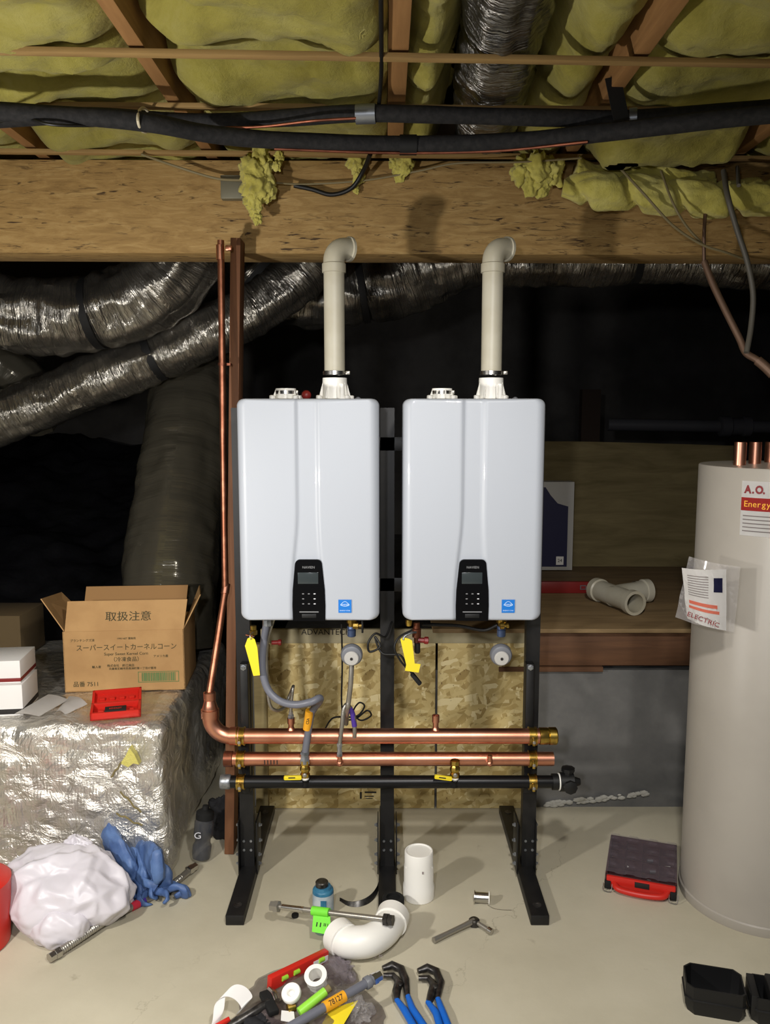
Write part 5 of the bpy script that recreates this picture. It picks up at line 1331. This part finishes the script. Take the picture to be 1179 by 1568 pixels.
# white bushings
def bushing(px, py, lb, z, R, h, tiltv, inner=.55):
    c = F(px, py, z); t = thing('pvc_bushing', lb, 'pvc fitting', (c.x, c.y, 0), 0, 'white pvc bushings'); d = Vector(tiltv).normalized()
    MB().lathe(c, d, [(R * .85, -h), (R * .85, -h * .4), (R, -h * .38), (R, 0)], 8, False).build('hex_body', 'pvc_white', t)
    MB().lathe(c, d, [(R, 0), (R * .78, .001), (R * inner, .001), (R * inner * .95, -h)], 40, False).build('bore', 'pvc_white', t); return t
bushing(483, 1493, 'white eight sided pvc bushing on the heap below the big white elbow', .085, .033, .05, (-.1, -.45, 1), .60)
c = F(447, 1523, .075)
t = thing('thread_tape_roll', 'white round roll with a hole, left of the lime green tube', 'tape roll', (c.x, c.y, 0))
MB().lathe(c, Vector((-.2, -.5, 1)), [(.012, 0), (.027, .0), (.028, .003), (.028, .012), (.026, .015), (.012, .015), (.009, .012), (.009, .003)], 36, True).build('roll', 'pvc_white', t)
# lime tube, grey marker with amber label
a, b = F(458, 1550, .06), F(498, 1518, .085)
t = thing('lime_tube', 'lime green tube lying across the white bushing', 'tube', (a.x, a.y, 0))
MB().cyl(a, b, .0125, n=22).build('barrel', 'lime_liquid', t)
MB().cyl(b, b + (b - a).normalized() * .016, .010, n=22).build('open_end', 'olive', t)
a, b = F(428, 1582, .07), F(560, 1506, .09); dl = (b - a).normalized(); L_ = (b - a).length
t = thing('grey_connector', 'grey coated connector with an amber printed label and a steel end nut', 'connector', (a.x, a.y, 0))
MB().cyl(a, b, .0125, n=22).build('tube', 'hose_grey', t)
MB().cyl(a + dl * L_ * .50, a + dl * L_ * .74, .0150, n=24).build('amber_label', 'orange_tag', t)
m_ = a + dl * L_ * .62; up3 = Vector((0, -.75, .66)); pr = (up3 - dl * up3.dot(dl)).normalized(); yy = pr.cross(dl)
text('78127', .020, frame(m_ + pr * .0153, dl, yy), 'ink', t, sx=.9)
MB().lathe(b - dl * .002, dl, [(.016, 0), (.0175, .002), (.0175, .016), (.014, .018), (.014, .026)], 20).build('collar', 'plastic_grey', t)
mb = MB(); hexnut(b + dl * .022, dl, .0165, .03, mb); mb.build('nut', 'steel', t)
# yellow tag sheet
qv = [F(492, 1570, .05), F(524, 1572, .052), F(548, 1532, .062), F(505, 1545, .058)]
MB().prism(qv, (0, .0005, -.0012)).build('yellow_card', 'yellow_tag', label='bright yellow tag lying under the grey connector', cat='tag', smooth=False)
# white paper label strips, receipt
def ribbon(px, z, width, lb, name='paper_ribbon', m='paper'):
    pts = catmull([F(x, y, zz) for (x, y), zz in zip(px, z)], 8)
    rings = []
    for p in pts: rings.append([p + Vector((-.5 * width, -.6 * width, -.2 * width)), p + Vector((-.5 * width, -.6 * width, -.2 * width + .0012)), p + Vector((.5 * width, .6 * width, .3 * width + .0012)), p + Vector((.5 * width, .6 * width, .3 * width))])
    return MB().skin(rings, True, True).build(name, m, label=lb, cat='paper')
ribbon([(326, 1576), (334, 1556), (338, 1530), (352, 1518), (368, 1522), (378, 1536), (370, 1545)], (.03, .05, .075, .085, .075, .055, .05), .026, 'curled white receipt at the left of the loose fittings')
# dark sockets and grey tool
t = thing('dark_tool', 'dark metal tool half buried between the receipt and the round white roll', 'tool', F(400, 1550, 0))
MB().tube([F(352, 1572, .03), F(385, 1552, .045), F(412, 1535, .05)], .013, 14, 4).build('shaft', 'tool_steel', t)
MB().span(F(404, 1520, .055), F(420, 1552, .05), .03, .018, bev=.004).build('jaw', 'rubber', t)
MB().tube([F(413, 1515, .06), F(420, 1522, .065), F(424, 1532, .06)], .0085, 12, 4).build('steel_tip', 'steel', t)
c = F(440, 1545, .05)
MB().cyl(c, c + Vector((.02, .01, .0)), .013, n=20).build('brass_nut', 'brass', label='small brass nut below the round white roll', cat='nut')
q = [F(430, 1562, .048), F(452, 1566, .048), F(450, 1549, .05), F(431, 1547, .05)]
MB().prism(q, (0, 0, -.002)).build('paper_scrap', 'paper', label='small white paper scrap below the brass nut', cat='paper', smooth=False)
cloth('work_glove', 'dark cloth crumpled at the bottom edge left of the grey connector', 'cloth', (F(392, 1580, 0).x, F(392, 1580, 0).y, .018), .055, 6, (1.3, .9, .45))
c = F(545, 1548, .03)
cloth('clear_wrapper', 'crumpled clear wrapper right of the yellow tag', 'wrapper', (c.x, c.y, .03), .045, 9, (1, 1, .7), 'clear')
c = F(515, 1480, .03)
cloth('grey_wrapper', 'dull grey plastic wrapper behind the white bushing', 'wrapper', (c.x, c.y, .022), .045, 12, (1.2, 1, .5), 'smoke_clear')
a = F(385, 1590, .03); b = F(345, 1568, .03)
MB().span(F(330, 1572, .035), F(352, 1560, .045), .012, .01, bev=.002).build('red_scrap', 'red_plastic', label='small red plastic piece at the bottom edge by the receipt', cat='scrap')
# ---- pliers
def pliers(hx, hy, g1, g2, lb):
    h = F(hx, hy, .02); t = thing('slip_joint_pliers', lb, 'pliers', (h.x, h.y, 0), 0, 'blue handled pliers')
    piv = F(hx + 13, hy + 19, .02)
    j0 = F(hx - 16, hy - 4, .022); j1 = F(hx - 15, hy + 7, .018)
    up = piv
    MB().tube([F(hx - 18, hy - 5, .022), F(hx - 4, hy - 10, .024), F(hx + 10, hy - 4, .022), F(hx + 17, hy + 12, .02), F(g1[0], hy + 38, .02)], [.008, .013, .013, .012, .008], 14).build('jaw', 'tool_steel', t)
    MB().tube([F(hx - 17, hy + 6, .018), F(hx - 2, hy + 6, .018), F(hx + 6, hy + 16, .018), F(hx + 3, hy + 30, .018), F(g2[0] - 12, hy + 44, .02)], [.008, .009, .012, .013, .008], 14).build('jaw', 'tool_steel', t)
    MB().lathe(F(hx + 8, hy + 20, .022), (0, -.2, 1), [(.010, 0), (.010, .008), (.006, .010)], 16).build('pivot_bolt', 'tool_steel', t)
    MB().tube([F(g1[0], hy + 36, .02), F(g1[0] + 8, hy + 58, .021), F(g1[1], 1580, .016), F(g1[1] + 14, 1620, .014)], [.0075, .0105, .0105, .009], 14).build('grip', 'blue_grip', t)
    MB().tube([F(g2[0] - 13, hy + 42, .02), F(g2[0], hy + 60, .021), F(g2[1], 1580, .016), F(g2[1] + 14, 1620, .014)], [.0075, .0105, .0105, .009], 14).build('grip', 'blue_grip', t)
pliers(604, 1488, (624, 655), (620, 638), 'blue handled pliers with open jaws, left of the pair at the bottom edge')
pliers(658, 1492, (670, 690), (668, 676), 'blue handled pliers, right of the pair at the bottom edge')

# ================================================================ LIGHT
def lamp(nm, loc, e, size, col=(1, .95, .88), kind='POINT', rot=None, spot=None):
    l = bpy.data.lights.new(nm, kind); l.energy = e; l.color = col
    if kind == 'SPOT': l.spot_size = spot; l.spot_blend = .4; l.shadow_soft_size = size
    else: l.shadow_soft_size = size
    o = bpy.data.objects.new(nm, l); COL.objects.link(o); o.location = loc
    if rot is not None: o.rotation_euler = Vector(rot).to_track_quat('-Z', 'Y').to_euler()
    return o
lamp('work_light', (-1.3, 1.30, 1.38), 95, .045, (1, .96, .90))
lamp('head_lamp', (-.25, -.15, 1.95), 106, .05, (.98, .98, 1), 'SPOT', (.02, 1, -.46), 1.66).data.spot_blend = .9
lamp('floor_fill', (.35, .7, 2.42), 138, .07, (1, .96, .90), 'SPOT', (.02, .75, -1), 1.9).data.spot_blend = .8  # added fill spot with no fixture, aimed down to brighten the floor
w_ = bpy.data.worlds.new('world'); scene.world = w_; w_.use_nodes = True
w_.node_tree.nodes['Background'].inputs[0].default_value = (.9, .95, 1, 1); w_.node_tree.nodes['Background'].inputs[1].default_value = .05
